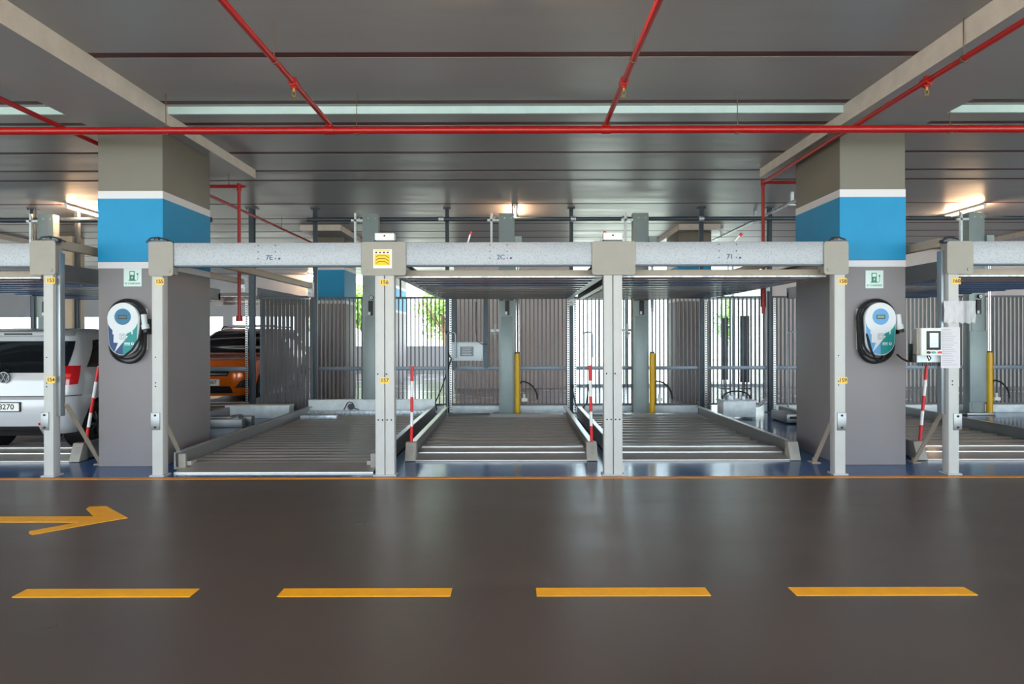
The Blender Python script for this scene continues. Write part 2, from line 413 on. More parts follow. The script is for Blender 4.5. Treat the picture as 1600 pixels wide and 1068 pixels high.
# ------------------------------------------------------------------ sprinkler pipes
ZP = 3.75; YMP = -0.07
t = thing('sprinkler_main', 'thick red sprinkler main running across the whole view', 'pipe', (0, YMP, ZP))
MB().cyl((XL, YMP, ZP), (XR, YMP, ZP), 0.040, 20).build('pipe', 'red_pipe', t)
for px in (-330, 260, 558, 1153, 1485, 1900):
    x = X(px, YMP)
    h = MB().tube([(x, YMP, ZP+0.05), (x, YMP, ZC1)], 0.005, 6); h.ring((x, ZP), 0.041, 0.047, YMP-0.015, YMP+0.015, 20); 
    h.build('hanger', 'hanger_rod', t)
for x in (-1.99, 1.0):
    MB().cyl((x, YMP, ZP-0.0), (x, YMP, ZP+0.07), 0.034, 14).cyl((x-0.05, YMP, ZP), (x+0.05, YMP, ZP), 0.046, 20).build('tee_joint', 'red_pipe', t)
def sprinkler(t, x, y, z):
    MB().cyl((x, y, z+0.045), (x, y, z-0.055), 0.026, 14).cyl((x, y-0.05, z), (x, y+0.05, z), 0.040, 14).build('branch_tee', 'red_pipe', t)
    m = MB().cyl((x, y, z-0.055), (x, y, z-0.085), 0.015, 10)
    m.tube([(x-0.014, y, z-0.08), (x-0.02, y, z-0.105), (x, y, z-0.128)], 0.003, 5); m.tube([(x+0.014, y, z-0.08), (x+0.02, y, z-0.105), (x, y, z-0.128)], 0.003, 5)
    m.cyl((x, y, z-0.128), (x, y, z-0.132), 0.024, 12)
    m.build('sprinkler_head', 'brass', t)
zb = ZP+0.069
BR = [(-1.99, -10.3, YMP, 'thin red branch pipe hanging left of centre, joining the sprinkler main'),
      (1.0, -10.3, YMP, 'thin red branch pipe hanging right of centre, joining the sprinkler main'),
      (-4.95, -10.3, 16.0, 'red branch pipe passing over the main left of the left column'),
      (3.745, -10.3, 2.75, 'red branch pipe running past the left face of the right column')]
for (x, y0, y1, lb) in BR:
    t = thing('sprinkler_branch', lb, 'pipe', (x, y1, zb), 'sprinkler branch pipes')
    MB().cyl((x, y0, zb), (x, y1, zb), 0.026, 16).build('pipe', 'red_pipe', t)
    for ys in (-1.25, -4.2, -7.2): sprinkler(t, x, ys, zb)
    for ys in (-1.75, -5.0): MB().tube([(x, ys, zb), (x, ys, ZC1)], 0.005, 6).ring((x, zb), 0.027, 0.033, ys-0.012, ys+0.012, 16).build('hanger', 'hanger_rod', t)
    if y1 > 2:
        for ys in (3.6, 7.0): 
            if ys < y1: MB().tube([(x, ys, zb), (x, ys, ZC2)], 0.005, 6).build('hanger', 'hanger_rod', t)
# drop pipes near the columns
yd = 2.6
t = thing('sprinkler_drop', 'red vertical drop pipe in the left bay beside the column', 'pipe', (X(374, yd), yd, 0), 'sprinkler drop pipes')
xd = X(374, yd); zt = Z(290, yd)
MB().cyl((xd, yd, 1.75), (xd, yd, zt), 0.024, 14).build('riser', 'red_pipe', t)
MB().cyl((-4.6, yd, zt), (xd+0.06, yd, zt), 0.024, 14).cyl((xd+0.06, yd, zt), (xd+0.1, yd, zt), 0.012, 8).build('arm', 'red_pipe', t)
MB().cyl((xd, yd, zt-0.07), (xd, yd, zt+0.04), 0.032, 14).build('tee_joint', 'red_pipe', t)
MB().tube([(xd-0.15, yd, zt), (xd-0.15, yd, ZC2)], 0.006, 6).build('hanger', 'hanger_rod', t)
MB().cyl((xd, yd, 1.83), (xd, yd, 1.75), 0.045, 14, r2=0.05).build('end_cap', 'red_pipe', t)
yd = 2.75
t = thing('sprinkler_drop', 'red vertical drop pipe beside the right column', 'pipe', (3.745, yd, 0), 'sprinkler drop pipes')
MB().cyl((3.745, yd, 1.85), (3.745, yd, zb), 0.024, 14).build('riser', 'red_pipe', t)
MB().cyl((3.745, yd, zb), (4.7, yd, zb), 0.024, 14).build('arm', 'red_pipe', t)
MB().cyl((3.745, yd, zb-0.06), (3.745, yd, zb+0.04), 0.033, 14).build('elbow_joint', 'red_pipe', t)
MB().cyl((3.745, yd, 2.3), (3.745, yd, 1.95), 0.04, 14).build('sleeve', 'red_pipe', t)
t = thing('far_red_pipe', 'far thin red pipe crossing low behind the left bay fence', 'pipe', (-5, 14, 2.4))
MB().cyl((-12, 14, Z(465, 14)), (-3, 14, Z(465, 14)), 0.03, 10).build('pipe', 'red_pipe', t)
for x in (-10, -6.2, -3.6): MB().tube([(x, 14, Z(465, 14)), (x, 14, ZC2)], 0.03, 6).build('hanger', 'dark_steel', t)
# silver conduit behind the right column
t = thing('silver_conduit', 'silver conduit on ceiling brackets receding behind the right column', 'conduit', (4.94, 4, 3.8))
MB().cyl((4.94, 2.4, 3.88), (4.94, 10.5, 3.88), 0.03, 14).build('tube', 'galv', t)
for ys in (4.6, 6.4, 8.6, 10.2): MB().box(4.91, 4.97, ys-0.03, ys+0.03, 3.85, ZC2-0.001).box(4.85, 5.03, ys-0.02, ys+0.02, 3.83, 3.85).build('bracket', 'galv', t)

# ------------------------------------------------------------------ fluorescent battens
def batten(x, y, label, zc, pw=1.0):
    t = thing('fluorescent_light', label, 'light', (x, y, zc), 'fluorescent battens')
    MB().box(x-0.03, x+0.03, y-0.6, y+0.6, zc-0.05, zc).build('batten_body', 'batten', t, bevel=0.006)
    MB().cyl((x, y-0.57, zc-0.075), (x, y+0.57, zc-0.075), 0.014, 12).build('tube', 'light_tube' if pw > 0.8 else 'light_tube_dim', t)
    for s in (-1, 1): MB().box(x-0.02, x+0.02, y+s*0.585-0.012, y+s*0.585+0.012, zc-0.095, zc-0.03).build('lamp_holder', 'batten', t)
for (x, y, lb) in ((-8.50, 6.0, 'lit fluorescent tube on the ceiling left of the left column'),
                   (0.02, 6.2, 'lit fluorescent tube on the ceiling behind the centre lift tower'),
                   (9.08, 6.2, 'lit fluorescent tube on the ceiling right of the right column'),
                   (-8.2, 20.0, 'far lit fluorescent tube beyond the left bay')):
    batten(x, y, lb, ZC2)
for (x, y, lb) in ((0.02, -3.0, 'fluorescent tube above the aisle just above the top of view'),
                   (-8.62, -3.0, 'fluorescent tube above the aisle, left of view'), (9.08, -3.0, 'fluorescent tube above the aisle, right of view')):
    batten(x, y, lb, ZC1, 0.5)

# ------------------------------------------------------------------ floor markings
o = MB().box(XL, XR, -0.165, -0.075, -0.01, 0.003).build('yellow_edge_line', 'orange_line', smooth=False)
tag(o, 'thin orange line along the edge of the blue bay floor', 'floor marking')
for i, (a, b) in enumerate(((-2.94, -1.90), (-1.39, -0.375), (0.13, 1.15), (1.65, 2.71))):
    o = MB().box(a, b, -3.41, -3.285, -0.01, 0.003).build('lane_dash', 'yellow_paint', smooth=False)
    tag(o, ['leftmost yellow lane dash, below the arrow', 'second yellow lane dash from the left', 'third yellow lane dash from the left', 'rightmost yellow lane dash on the dark floor'][i], 'floor marking', 'dashed lane line')
ar = [PF(x, y, 0.003) for x, y in ((-240, 804.5), (146, 804.5), (134, 793), (139, 789.5), (165, 788.5), (199, 807), (150, 815), (50, 833), (44.5, 831), (45, 827.5), (122, 813.5), (-240, 812.5))]
o = MB().prism([(p.x, p.y) for p in ar], -0.01, 0.003, 'z').build('lane_arrow', 'yellow_paint', smooth=False)
tag(o, 'yellow arrow painted on the floor pointing right', 'floor marking')

# ------------------------------------------------------------------ stacker frames: front posts and beams
ZBT, ZBB = 2.548, 2.297
def sticker(parent, s, x, y, z):
    k = MB().box(x-0.047, x+0.047, y-0.002, y, z-0.035, z+0.035).build('number_sticker', 'sticker', parent, smooth=False)
    text(MB(), s, x, y-0.003, z, 0.058).build('digits', 'ink', k, smooth=False)
def bolt_dot(mb, x, y, z, r=0.009): mb.cyl((x, y, z), (x, y-0.006, z), r, 8)
def post(px0, px1, nums, label, plate, double=False, bracket=None, brace=None, white_box=False, flange=0):
    x0, x1 = X(px0, 0), X(px1, 0); xm = (x0+x1)/2
    t = thing('lift_post', label, 'post', (xm, 0.06, 0), 'front lift posts')
    if double:
        MB().box(x0, xm-0.004, 0, 0.12, 0.008, 2.5).build('shaft', 'post_white', t, bevel=0.008)
        MB().box(xm+0.004, x1, 0, 0.12, 0.008, 2.5).build('shaft', 'post_white', t, bevel=0.008)
    else:
        MB().box(x0, x1, 0, 0.12, 0.008, 2.5).build('shaft', 'post_white', t, bevel=0.01)
    MB().box(x0-0.02, x1+0.02, -0.02, 0.14, 0, 0.012).build('base_plate', 'post_white', t)
    a, b = X(plate[0], 0), X(plate[1], 0); z0, z1 = Z(plate[3], 0), Z(plate[2], 0)
    g = MB().prism(rbox(a, b, z0, z1, 0.03), -0.014, -0.002, 'y').build('gusset_plate', 'plate_beige', t, bevel=0.003, segs=1)
    bl = MB()
    for bx in ((a+0.05, b-0.05) if double else ((b-0.05,) if px0 < 1000 else ((a+0.05,) if px0 < 1400 else (b-0.05,)))):
        bl.cyl((bx, -0.014, z0+0.055), (bx, -0.022, z0+0.055), 0.02, 12)
    bl.build('bolt', 'plate_beige', g)
    MB().box(min(a+0.01, x0), max(b-0.01, x1), -0.001, 0.11, z0+0.02, ZBT-0.02).build('post_head', 'plate_beige', t)
    # top clamp and cable
    c = MB(); c.cyl((xm-0.03, 0.06, z1-0.01), (xm-0.03, 0.06, z1+0.05), 0.03, 10); c.box(xm-0.1, xm+0.09, 0.03, 0.09, z1-0.01, z1+0.02)
    c.tube([(xm-0.12, 0.0, z1-0.01), (xm-0.08, 0.02, z1+0.04), (xm, 0.03, z1+0.05), (xm+0.08, 0.05, z1+0.03), (xm+0.13, 0.1, z1)], 0.009, 6)
    c.build('top_clamp', 'gauge', t)
    h = MB()
    if double:
        for q in (0.16, 0.38, 0.62, 0.84): bolt_dot(h, x0+(x1-x0)*q, 0.001, 0.61)
        for q in (0.14, 0.6): bolt_dot(h, x0+(x1-x0)*q, 0.001, 1.11)
    else:
        for z in (1.3, 1.02, 0.98): bolt_dot(h, x0+(x1-x0)*0.35, 0.001, z, 0.007)
    h.build('bolt_hole', 'ink', t)
    for (s, py) in nums: sticker(t, s, xm + (0.0 if double else (0.03 if px0 < 1000 else 0.03)), -0.0005, Z(py, 0))
    if bracket:
        ba, bb = X(bracket[0], 0), X(bracket[1], 0)
        k = MB().box(ba, bb, -0.012, 0.02, Z(bracket[3], 0), Z(bracket[2], 0)).build('anchor_bracket', 'rail_steel', t, bevel=0.003)
        bo = MB()
        for z in (Z(bracket[3], 0)+0.03, Z(bracket[2], 0)-0.03): bo.cyl(((ba+bb)/2, -0.011, z), ((ba+bb)/2, -0.02, z), 0.012, 8)
        bo.build('bolt', 'ink', k)
    if brace:
        bx = brace
        MB().bar((bx, 0.10, 0.78), (bx, 0.72, 0.01), 0.05, 0.014, (0, 1, 1)).build('brace', 'brace_beige', t)
        MB().box(bx-0.05, bx+0.05, 0.66, 0.80, 0, 0.01).cyl((bx, 0.76, 0), (bx, 0.76, 0.05), 0.01, 8).build('brace_foot', 'brace_beige', t)
    if flange:
        fx = x1 if flange > 0 else x0
        MB().box(fx, fx+flange*0.045, 0.05, 0.13, 0.65, 2.45).build('guide_channel', 'aluminium', t, bevel=0.004)
    if white_box:
        q = MB().box(xm-0.105, xm+0.105, 0.0, 0.10, z1+0.015, z1+0.095).build('sensor_box', 'offwhite', t, bevel=0.006)
        MB().cyl((xm, 0.0, z1+0.065), (xm, -0.004, z1+0.065), 0.010, 10).build('port', 'ink', q)
    return t
post(67.5, 83, (('153', 436.5), ('154', 591.5)), 'pale lift post with two number stickers in front of the white hatchback', (48, 88, 374, 428), bracket=(64, 76.5, 642, 670), brace=X(103, 0.1), flange=1)
post(237, 254, (('155', 438.5),), 'pale lift post with a single sticker 155, against the left column', (233, 271.5, 376, 430), bracket=(236, 250, 643, 670), brace=-3.955)
pc = post(586, 616, (('156', 440.5), ('157', 593.5)), 'double pale lift post with yellow stickers 156 and 157', (565, 635, 377, 430), True, white_box=True)
post(943.5, 972.5, (), 'double pale lift post without number stickers', (925, 993, 377, 430), True, white_box=True)
post(1304, 1321, (('158', 440.5), ('159', 595)), 'pale lift post with two number stickers against the right column', (1287, 1325.5, 378, 430), bracket=(1307.5, 1321.5, 645.5, 673), brace=3.60)
post(1482, 1498.5, (('160', 440.5),), 'pale lift post with sticker 160 carrying the control panel', (1479, 1520, 378, 430), bracket=(1489, 1502, 647, 673), brace=4.80, flange=-1)
# warning poster on the gusset of post 156
pq = thing('warning_poster', 'white and yellow instruction sticker on the plate of post 156', 'sticker', (X(599, 0), -0.015, Z(404, 0)))
a, b, z0, z1 = X(584, 0), X(613, 0), Z(418.5, 0), Z(389, 0)
MB().box(a, b, -0.018, -0.014, z0, z1).build('sheet', 'white', pq, smooth=False)
MB().box(a+0.014, b-0.018, -0.0195, -0.018, z0+0.03, z1-0.055).build('yellow_field', 'poster_yellow', pq, smooth=False)
MB().box(a+0.014, b-0.018, -0.0195, -0.018, z1-0.018, z1-0.006).build('header_line', 'sticker', pq, smooth=False)
m = MB()
for zz in (0.05, 0.085, 0.12):
    m.tube([(a+0.03, -0.020, z0+zz), (a+0.06, -0.020, z0+zz+0.022), (a+0.125, -0.020, z0+zz+0.022), (a+0.16, -0.020, z0+zz), (a+0.172, -0.020, z0+zz-0.008)], 0.0028, 5)
m.build('arrow_print', 'ink', pq)
m = MB()
for q in range(4): m.box(a+0.022+q*0.042, a+0.044+q*0.042, -0.0195, -0.018, z1-0.044, z1-0.028)
m.build('pictogram', 'ink', pq, smooth=False)

def beam(pxa, pxb, label, mark=None, mx=None):
    x0, x1 = X(pxa, 0), X(pxb, 0)
    t = thing('lift_beam', label, 'beam', ((x0+x1)/2, 0.03, ZBB), 'front lift beams')
    MB().box(x0, x1, 0.0, 0.10, ZBB, ZBT).build('beam_body', 'galv_spot', t, bevel=0.008)
    MB().box(x0, x1, 0.02, 0.09, ZBB-0.012, ZBB).build('flange', 'dark_steel', t)
    if mark:
        h = MB()
        for dx in (-0.1, 0.09):
            for dz in (0.075, 0.15, 0.22): bolt_dot(h, mx+dx, 0.001, ZBB+dz, 0.006)
        h.build('bolt_hole', 'ink', t)
        text(MB(), mark, mx+0.02, -0.0008, ZBB+0.085, 0.075).build('mark_lettering', 'ink_blue', t, smooth=False)
        MB().cyl((mx+0.13, 0, ZBB+0.075), (mx+0.13, -0.003, ZBB+0.075), 0.012, 10).build('stamp', 'ink_blue', t)
beam(-120, 48, 'galvanised front beam at the left edge over the white hatchback')
beam(271, 566, 'galvanised front beam between posts 155 and 156, speckled at its left end', '7E', X(418, 0))
beam(634, 926, 'galvanised front beam over the middle bay', '2C', X(780, 0))
beam(992, 1288, 'galvanised front beam between the plain double post and post 158', '71', X(1138, 0))
beam(1519, 1740, 'galvanised front beam right of post 160')

# longitudinal beams
def side_beam(x, label, z=2.50):
    t = thing('side_beam', label, 'beam', (x, 3, z), 'side beams of the lifts')
    m = MB().box(x-0.03, x+0.03, 0.13, 5.3, z, z+0.10); m.build('beam_body', 'brace_beige', t, bevel=0.004)
    MB().box(x-0.04, x+0.04, 5.2, 5.32, z-0.15, z+0.12).build('end_bracket', 'galv', t)
side_beam(-3.80, 'beige side beam receding across the left bay from post 155', 2.42)
side_beam(-5.06, 'beige side beam receding from post 153 behind the left column', 2.50)
side_beam(3.60, 'beige side beam receding from post 158 above the right platform', 2.50)
side_beam(1.085, 'brown side beam receding between the raised platforms from the plain double post', 2.24)
side_beam(4.74, 'beige side beam receding from post 160 behind the right column', 2.50)

# ------------------------------------------------------------------ platforms
def plank_mesh(wd, nm, prof, mt):
    return MB().strip(prof, -wd/2, wd/2, 0.012).mesh(nm, mt, smooth=False)
PL1 = plank_mesh(2.24, 'deck_plank_wide', [(0.0, 0.0), (0.015, 0.0), (0.04, 0.028), (0.15, 0.028), (0.175, 0.0), (0.209, 0.0)], 'deck_steel')
PL2 = plank_mesh(2.14, 'deck_plank_low', [(0.0, 0.0), (0.02, 0.0), (0.04, 0.026), (0.10, 0.026), (0.12, 0.0), (0.299, 0.0)], 'deck_steel')
PL3 = plank_mesh(2.14, 'deck_plank_raised', [(0.0, 0.012), (0.03, -0.026), (0.07, -0.026), (0.10, 0.012), (0.359, 0.012)], 'under_steel')
def platform(cx, y0, y1, label, zd=0.035, kind='low', grp='ground platforms', arm=None):
    hw = {'low': 1.145, 'wide': 1.19, 'up': 1.17}[kind]
    t = thing('parking_platform', label, 'platform', (cx, (y0+y1)/2, zd), grp)
    zr = zd+0.175
    for s in (-1, 1):
        xo, xi = cx+s*hw, cx+s*(hw-0.075)
        xa, xb = sorted((xo, xi))
        # side rail: outer web, top flange, lower flange
        m = MB()
        m.prism([(xo, zd-0.02), (xi-s*0.02, zd-0.02), (xi-s*0.02, zd+0.0), (xi+s*0.055, zd+0.012), (xi+s*0.055, zr-0.012), (xi, zr-0.012), (xi, zr), (xo, zr)], y0+0.14, y1, 'y')
        m.build('side_rail', 'rail_steel', t, bevel=0.002, segs=1)
        if kind != 'up':
            MB().box(xa+0.006, xb-0.006, y0+0.2, y1-0.05, zr, zr+0.003).build('rail_cap', 'bright_steel', t, smooth=False)
        if kind == 'low':
            e = MB().prism([(y0-0.02, zd-0.03), (y0+0.16, zd-0.03), (y0+0.16, zr+0.01), (y0+0.07, zr+0.01)], xa-0.035, xb+0.02, 'x').build('end_cap', 'plate_beige', t, bevel=0.006)
            pm = MB()
            for k in range(4):
                zz = zd+0.05+k*0.025; yy = y0-0.02+(zz-(zd-0.03))/(zr+0.04-zd)*0.09-0.003
                pm.box((xa+xb)/2-0.025, (xa+xb)/2+0.015+0.01*(k % 2), yy, yy+0.003, zz, zz+0.008)
            pm.build('print', 'label_grey', e, smooth=False)
    xa, xb = cx-hw+0.08, cx+hw-0.08
    ys = y0+0.4
    if kind == 'low':
        MB().strip([(y0, zd-0.02), (y0+0.21, zd+0.028)], xa, xb, 0.012).build('front_lip', 'deck_steel', t, smooth=False)
        MB().strip([(y0+0.215, zd+0.04), (y0+0.25, zd+0.045)], xa+0.03, xb-0.03, 0.012).build('lip_nosing', 'bright_steel', t, smooth=False)
        MB().strip([(y0+0.25, zd+0.03), (y0+0.44, zd+0.062)], xa, xb, 0.012).build('front_lip', 'deck_steel', t, smooth=False)
        MB().strip([(y0+0.44, zd+0.074), (y0+0.48, zd+0.078), (y0+0.52, zd+0.03)], xa+0.03, xb-0.03, 0.012).build('lip_nosing', 'bright_steel', t, smooth=False)
        ys = y0+0.54
    elif kind == 'wide':
        MB().strip([(y0-0.02, zd-0.03), (y0, zd-0.022), (y0+0.26, zd+0.03), (y0+0.3, zd+0.03)], xa, xb, 0.008).build('front_lip', 'deck_steel', t, smooth=False)
        MB().box(xa, xb, y0-0.024, y0-0.014, zd-0.032, zd-0.02).build('lip_nosing', 'bright_steel', t, smooth=False)
        ys = y0+0.31
        for s in (-1, 1):
            xo = cx+s*(hw-0.1)
            MB().box(xo-0.04, xo+0.04, y0+0.12, y0+0.16, zd-0.02, zd+0.16).box(xo-s*0.06-0.03, xo-s*0.06+0.03, y0+0.16, y0+0.3, zd+0.02, zd+0.07).build('corner_bracket', 'plate_beige', t, bevel=0.004)
    else:
        MB().box(cx-hw, cx+hw, y0-0.02, y0+0.05, zd-0.01, zd+0.06).build('front_crossbeam', 'brace_beige', t, bevel=0.004)
        MB().box(cx-hw, cx+hw, y0-0.03, y0-0.0, zd-0.025, zd-0.01).build('front_edge', 'galv', t, smooth=False)
        ys = y0+0.06
    PITCH = {'wide': 0.21, 'low': 0.30, 'up': 0.36}[kind]
    n = int((y1-(0.22 if kind != 'up' else 0.08)-ys)/PITCH); me = {'wide': PL1, 'low': PL2, 'up': PL3}[kind]
    for k in range(n):
        inst('deck_plank', me, t, (cx, ys+k*PITCH, zd))
    ye = ys+n*PITCH
    if kind == 'low':
        MB().strip([(ye, zd+0.0), (ye+0.02, zd+0.05), (ye+0.08, zd+0.05), (ye+0.09, zd+0.0)], xa, xb, 0.012).build('rear_nosing', 'bright_steel', t, smooth=False)
        MB().box(xa, xb, ye+0.09, y1, zd-0.02, zd+0.05).build('rear_crossbeam', 'deck_steel', t, bevel=0.004)
        MB().box(cx-hw+0.1, cx-0.3, y1-0.3, y1-0.04, zd+0.05, zd+0.058).build('rear_plate', 'dark_steel', t)
    elif kind == 'wide':
        MB().box(cx-hw+0.02, cx+hw-0.02, y1-0.15, y1-0.05, zd, zd+0.10).build('rear_ledge', 'galv', t, bevel=0.004)
        MB().box(cx-hw, cx+hw, y1-0.05, y1+0.06, zd-0.02, zd+0.30).build('rear_crossbeam', 'concrete_pale', t, bevel=0.006)
        MB().box(cx-hw+0.1, cx-0.45, y1-0.85, y1-0.70, zd+0.03, zd+0.10).build('wheel_stop', 'galv', t, bevel=0.006)
        w_ = MB(); x = cx-0.38
        w_.tube([(x-0.14, y1-0.06, zd+0.11), (x-0.07, y1-0.08, zd+0.24), (x-0.03, y1-0.08, zd+0.26), (x+0.03, y1-0.08, zd+0.24), (x+0.06, y1-0.08, zd+0.14), (x+0.15, y1-0.06, zd+0.11)], 0.010, 6)
        w_.cyl((x, y1-0.1, zd+0.17), (x, y1-0.05, zd+0.17), 0.06, 14)
        w_.build('rear_hook', 'gauge', t)
    else:
        MB().box(cx-hw, cx+hw, y1-0.08, y1, zd-0.01, zd+0.10).build('rear_crossbeam', 'dark_steel', t, bevel=0.004)
        if arm is not None:
            for s in (-1, 1): MB().box(arm+s*0.1-0.03, arm+s*0.1+0.03, y1, 5.5, zd, zd+0.10).build('lift_arm', 'dark_steel', t)
    return t
C1, C2, C3, CL, CR = -2.68, -0.15, 2.32, -6.45, 6.08
platform(C1, 0.16, 5.35, 'wide lowered platform filling the left bay in front of the slat fence', kind='wide')
platform(C2, 0.84, 5.2, 'low ribbed platform in the middle bay between red and white poles')
platform(C3, 0.84, 5.2, 'low ribbed platform in the bay left of post 158')
platform(CL, 0.84, 5.2, 'low platform under the white hatchback')
platform(CR, 0.84, 5.2, 'low ribbed platform behind post 160')
UP = 2.20
platform(C2, 0.19, 4.75, 'raised platform above the middle bay, ribbed underside', UP, 'up', 'raised platforms', -0.135)
platform(C3, 0.19, 4.75, 'raised platform above the bay left of post 158', UP, 'up', 'raised platforms', 2.43)
platform(CL, 0.19, 4.75, 'raised platform above the white hatchback', UP, 'up', 'raised platforms')
platform(CR, 0.19, 4.75, 'raised platform above the bay behind post 160', UP, 'up', 'raised platforms')
platform(-6.35, 6.08, 9.8, 'low platform carrying the orange car', 0.10, 'low')
platform(-6.35, 6.1, 9.8, 'raised platform above the orange car', 2.34, 'up', 'raised platforms')

# ------------------------------------------------------------------ lift towers with hydraulic rams
def tower(x, y, label, wd=0.30, cyl=True, zt=3.87, cover=False):
    t = thing('lift_tower', label, 'lift tower', (x, y, 0), 'rear lift towers')
    MB().box(x-wd/2, x+wd/2, y, y+0.02, 0.02, zt).box(x-wd/2, x-wd/2+0.02, y+0.02, y+0.18, 0.02, zt).box(x+wd/2-0.02, x+wd/2, y+0.02, y+0.18, 0.02, zt).build('mast', 'tower_green', t, bevel=0.004)
    MB().box(x-0.11, x+0.11, y-0.012, y-0.001, 0.1, 1.9).build('front_cover', 'tower_green', t, bevel=0.004)
    MB().box(x-wd/2-0.12, x+wd/2+0.12, y-0.12, y+0.22, 0.0, 0.05).build('base', 'rail_steel', t, bevel=0.01)
    h = MB(); bolt_dot(h, x-0.04, y, zt-0.09, 0.014); bolt_dot(h, x+0.09, y, zt-0.09, 0.014); h.build('bolt', 'galv', t)
    m = MB(); m.box(x-0.03, x+0.05, y-0.05, y-0.012, 1.92, 2.2).cyl((x+0.03, y-0.06, 2.26), (x+0.03, y-0.01, 2.26), 0.04, 14); m.build('sensor_bracket', 'black', t)
    MB().ring((x+0.03, 2.26), 0.012, 0.03, y-0.065, y-0.06, 16).box(x-0.03, x+0.01, y-0.055, y-0.05, 1.93, 1.99).build('sensor_face', 'white', t)
    # synchroniser bracket beside the head
    MB().box(x-wd/2-0.16, x-wd/2-0.12, y, y+0.05, 3.28, 3.88).box(x-wd/2-0.22, x-wd/2, y+0.0, y+0.05, 3.72, 3.76).build('head_bracket', 'concrete_pale', t)
    if cyl:
        cx = x+0.20
        c = MB().cyl((cx, y-0.05, 0.05), (cx, y-0.05, 1.19), 0.055, 18).build('hydraulic_ram', 'yellow_hyd', t)
        MB().cyl((cx, y-0.05, 1.19), (cx, y-0.05, 1.22), 0.045, 18).build('ram_collar', 'gauge', c)
        MB().cyl((cx-0.02, y-0.05, 1.19), (cx-0.02, y-0.05, 3.0), 0.013, 10).cyl((cx+0.03, y-0.03, 1.19), (cx+0.03, y-0.03, 3.3), 0.010, 10).build('ram_rod', 'chrome', t)
        MB().box(cx-0.05, cx+0.09, y-0.06, y+0.06, 3.0, 3.42).build('rod_head', 'tower_green', t)
        MB().box(cx-0.03, cx+0.05, y-0.08, y-0.06, 2.98, 3.06).build('rod_clip', 'yellow_hyd', t)
        pts = [(cx+0.05, y-0.05, 0.62)]+[(cx+0.08+0.30*math.sin(a*math.pi/16), y-0.05, 0.66-0.34*(1-math.cos(a*math.pi/16))) for a in range(0, 9)]
        MB().tube(pts, 0.016, 8).build('hose', 'rubber', t)
        MB().box(cx+0.08, cx+0.19, y-0.08, y-0.02, 0.28, 0.34).cyl((cx+0.13, y-0.05, 0.34), (cx+0.13, y-0.05, 0.42), 0.02, 10).build('valve', 'offwhite', t)
    if cover:
        MB().box(x-wd/2-0.02, x+wd/2+0.03, y-0.05, y-0.013, 0.25, 1.6).build('lower_cover', 'tower_green', t, bevel=0.006)
    return t
tower(-2.74, 5.5, 'grey-green lift tower behind post 156 at the rear of the left bay', cyl=False)
tower(-0.135, 5.5, 'grey-green lift tower with yellow ram at the centre of the middle bay')
tower(2.43, 5.5, 'grey-green lift tower with yellow ram right of the plain double post')
tower(-8.95, 5.5, 'grey-green lift tower rising above the beam at the left edge')
tower(8.85, 5.5, 'grey-green lift tower with yellow ram at the right edge', cover=True)

# ------------------------------------------------------------------ ceiling-height steel posts, sync tube, fence
YF = 5.95
def steel_post(px, label, notch=0, wd=0.075):
    x = X(px, YF)
    t = thing('steel_post', label, 'post', (x, YF, 0), 'ceiling-high steel posts')
    MB().box(x-wd/2, x+wd/2, YF, YF+0.09, 0.012, ZC2).build('shaft', 'dark_steel', t, bevel=0.005)
    MB().box(x-wd, x+wd, YF-0.04, YF+0.13, ZC2-0.015, ZC2).cyl((x-wd*0.75, YF-0.02, ZC2-0.04), (x-wd*0.75, YF-0.02, ZC2), 0.015, 8).cyl((x+wd*0.75, YF-0.02, ZC2-0.04), (x+wd*0.75, YF-0.02, ZC2), 0.015, 8).build('head_plate', 'dark_steel', t)
    MB().box(x-wd, x+wd, YF-0.06, YF+0.13, 0, 0.014).build('foot_plate', 'dark_steel', t)
    for s in ((notch,) if abs(notch) == 1 else ((-1, 1) if notch else ())):
        xr = x+s*(wd/2+0.03)
        MB().box(xr-0.022, xr+0.022, YF-0.035, YF-0.025, 0.02, 2.25).build('locking_rail', 'bright_steel', t, smooth=False)
        h = MB(); z = 0.06
        while z < 2.22: h.box(xr-0.014, xr+0.014, YF-0.042, YF-0.034, z, z+0.02); z += 0.045
        k = h.build('rail_slots', 'black', t, smooth=False); k['kind'] = 'stuff'
    return t
steel_post(393, 'dark steel post rising to the ceiling in front of the orange car', -1, 0.11)
steel_post(492, 'dark steel post rising to the ceiling at the left end of the slat fence')
steel_post(699, 'dark steel post with slotted rail left of the white notice board', 1)
steel_post(893, 'dark steel post with slotted rails between middle and right bays', 2)
steel_post(1097, 'dark steel post with slotted rail left of the power unit', 1)
steel_post(1204, 'dark steel post with slotted rail right of the power unit', 1)
steel_post(50, 'teal steel post behind the white hatchback, left of post 153')
steel_post(119, 'teal steel post behind the white hatchback, right of post 153')
t = thing('sync_shaft', 'dark round shaft running below the ceiling between the lift towers', 'shaft', (0, 5.75, 3.82))
MB().cyl((X(480, 5.75), 5.75, 3.80), (X(1245, 5.75), 5.75, 3.80), 0.04, 14).build('tube', 'dark_steel', t)
for px in (560, 690, 770, 896, 976, 1096): MB().cyl((X(px, 5.75)-0.05, 5.75, 3.80), (X(px, 5.75)+0.05, 5.75, 3.80), 0.055, 14).build('bearing', 'galv', t)
t = thing('sync_shaft', 'dark round shaft below the ceiling left of the left column', 'shaft', (-8, 5.75, 3.82))
MB().cyl((X(-60, 5.75), 5.75, 3.80), (X(331, 5.75), 5.75, 3.80), 0.05, 14).build('tube', 'dark_steel', t)
t = thing('sync_shaft', 'dark round shaft below the ceiling right of the right column', 'shaft', (8, 5.75, 3.82))
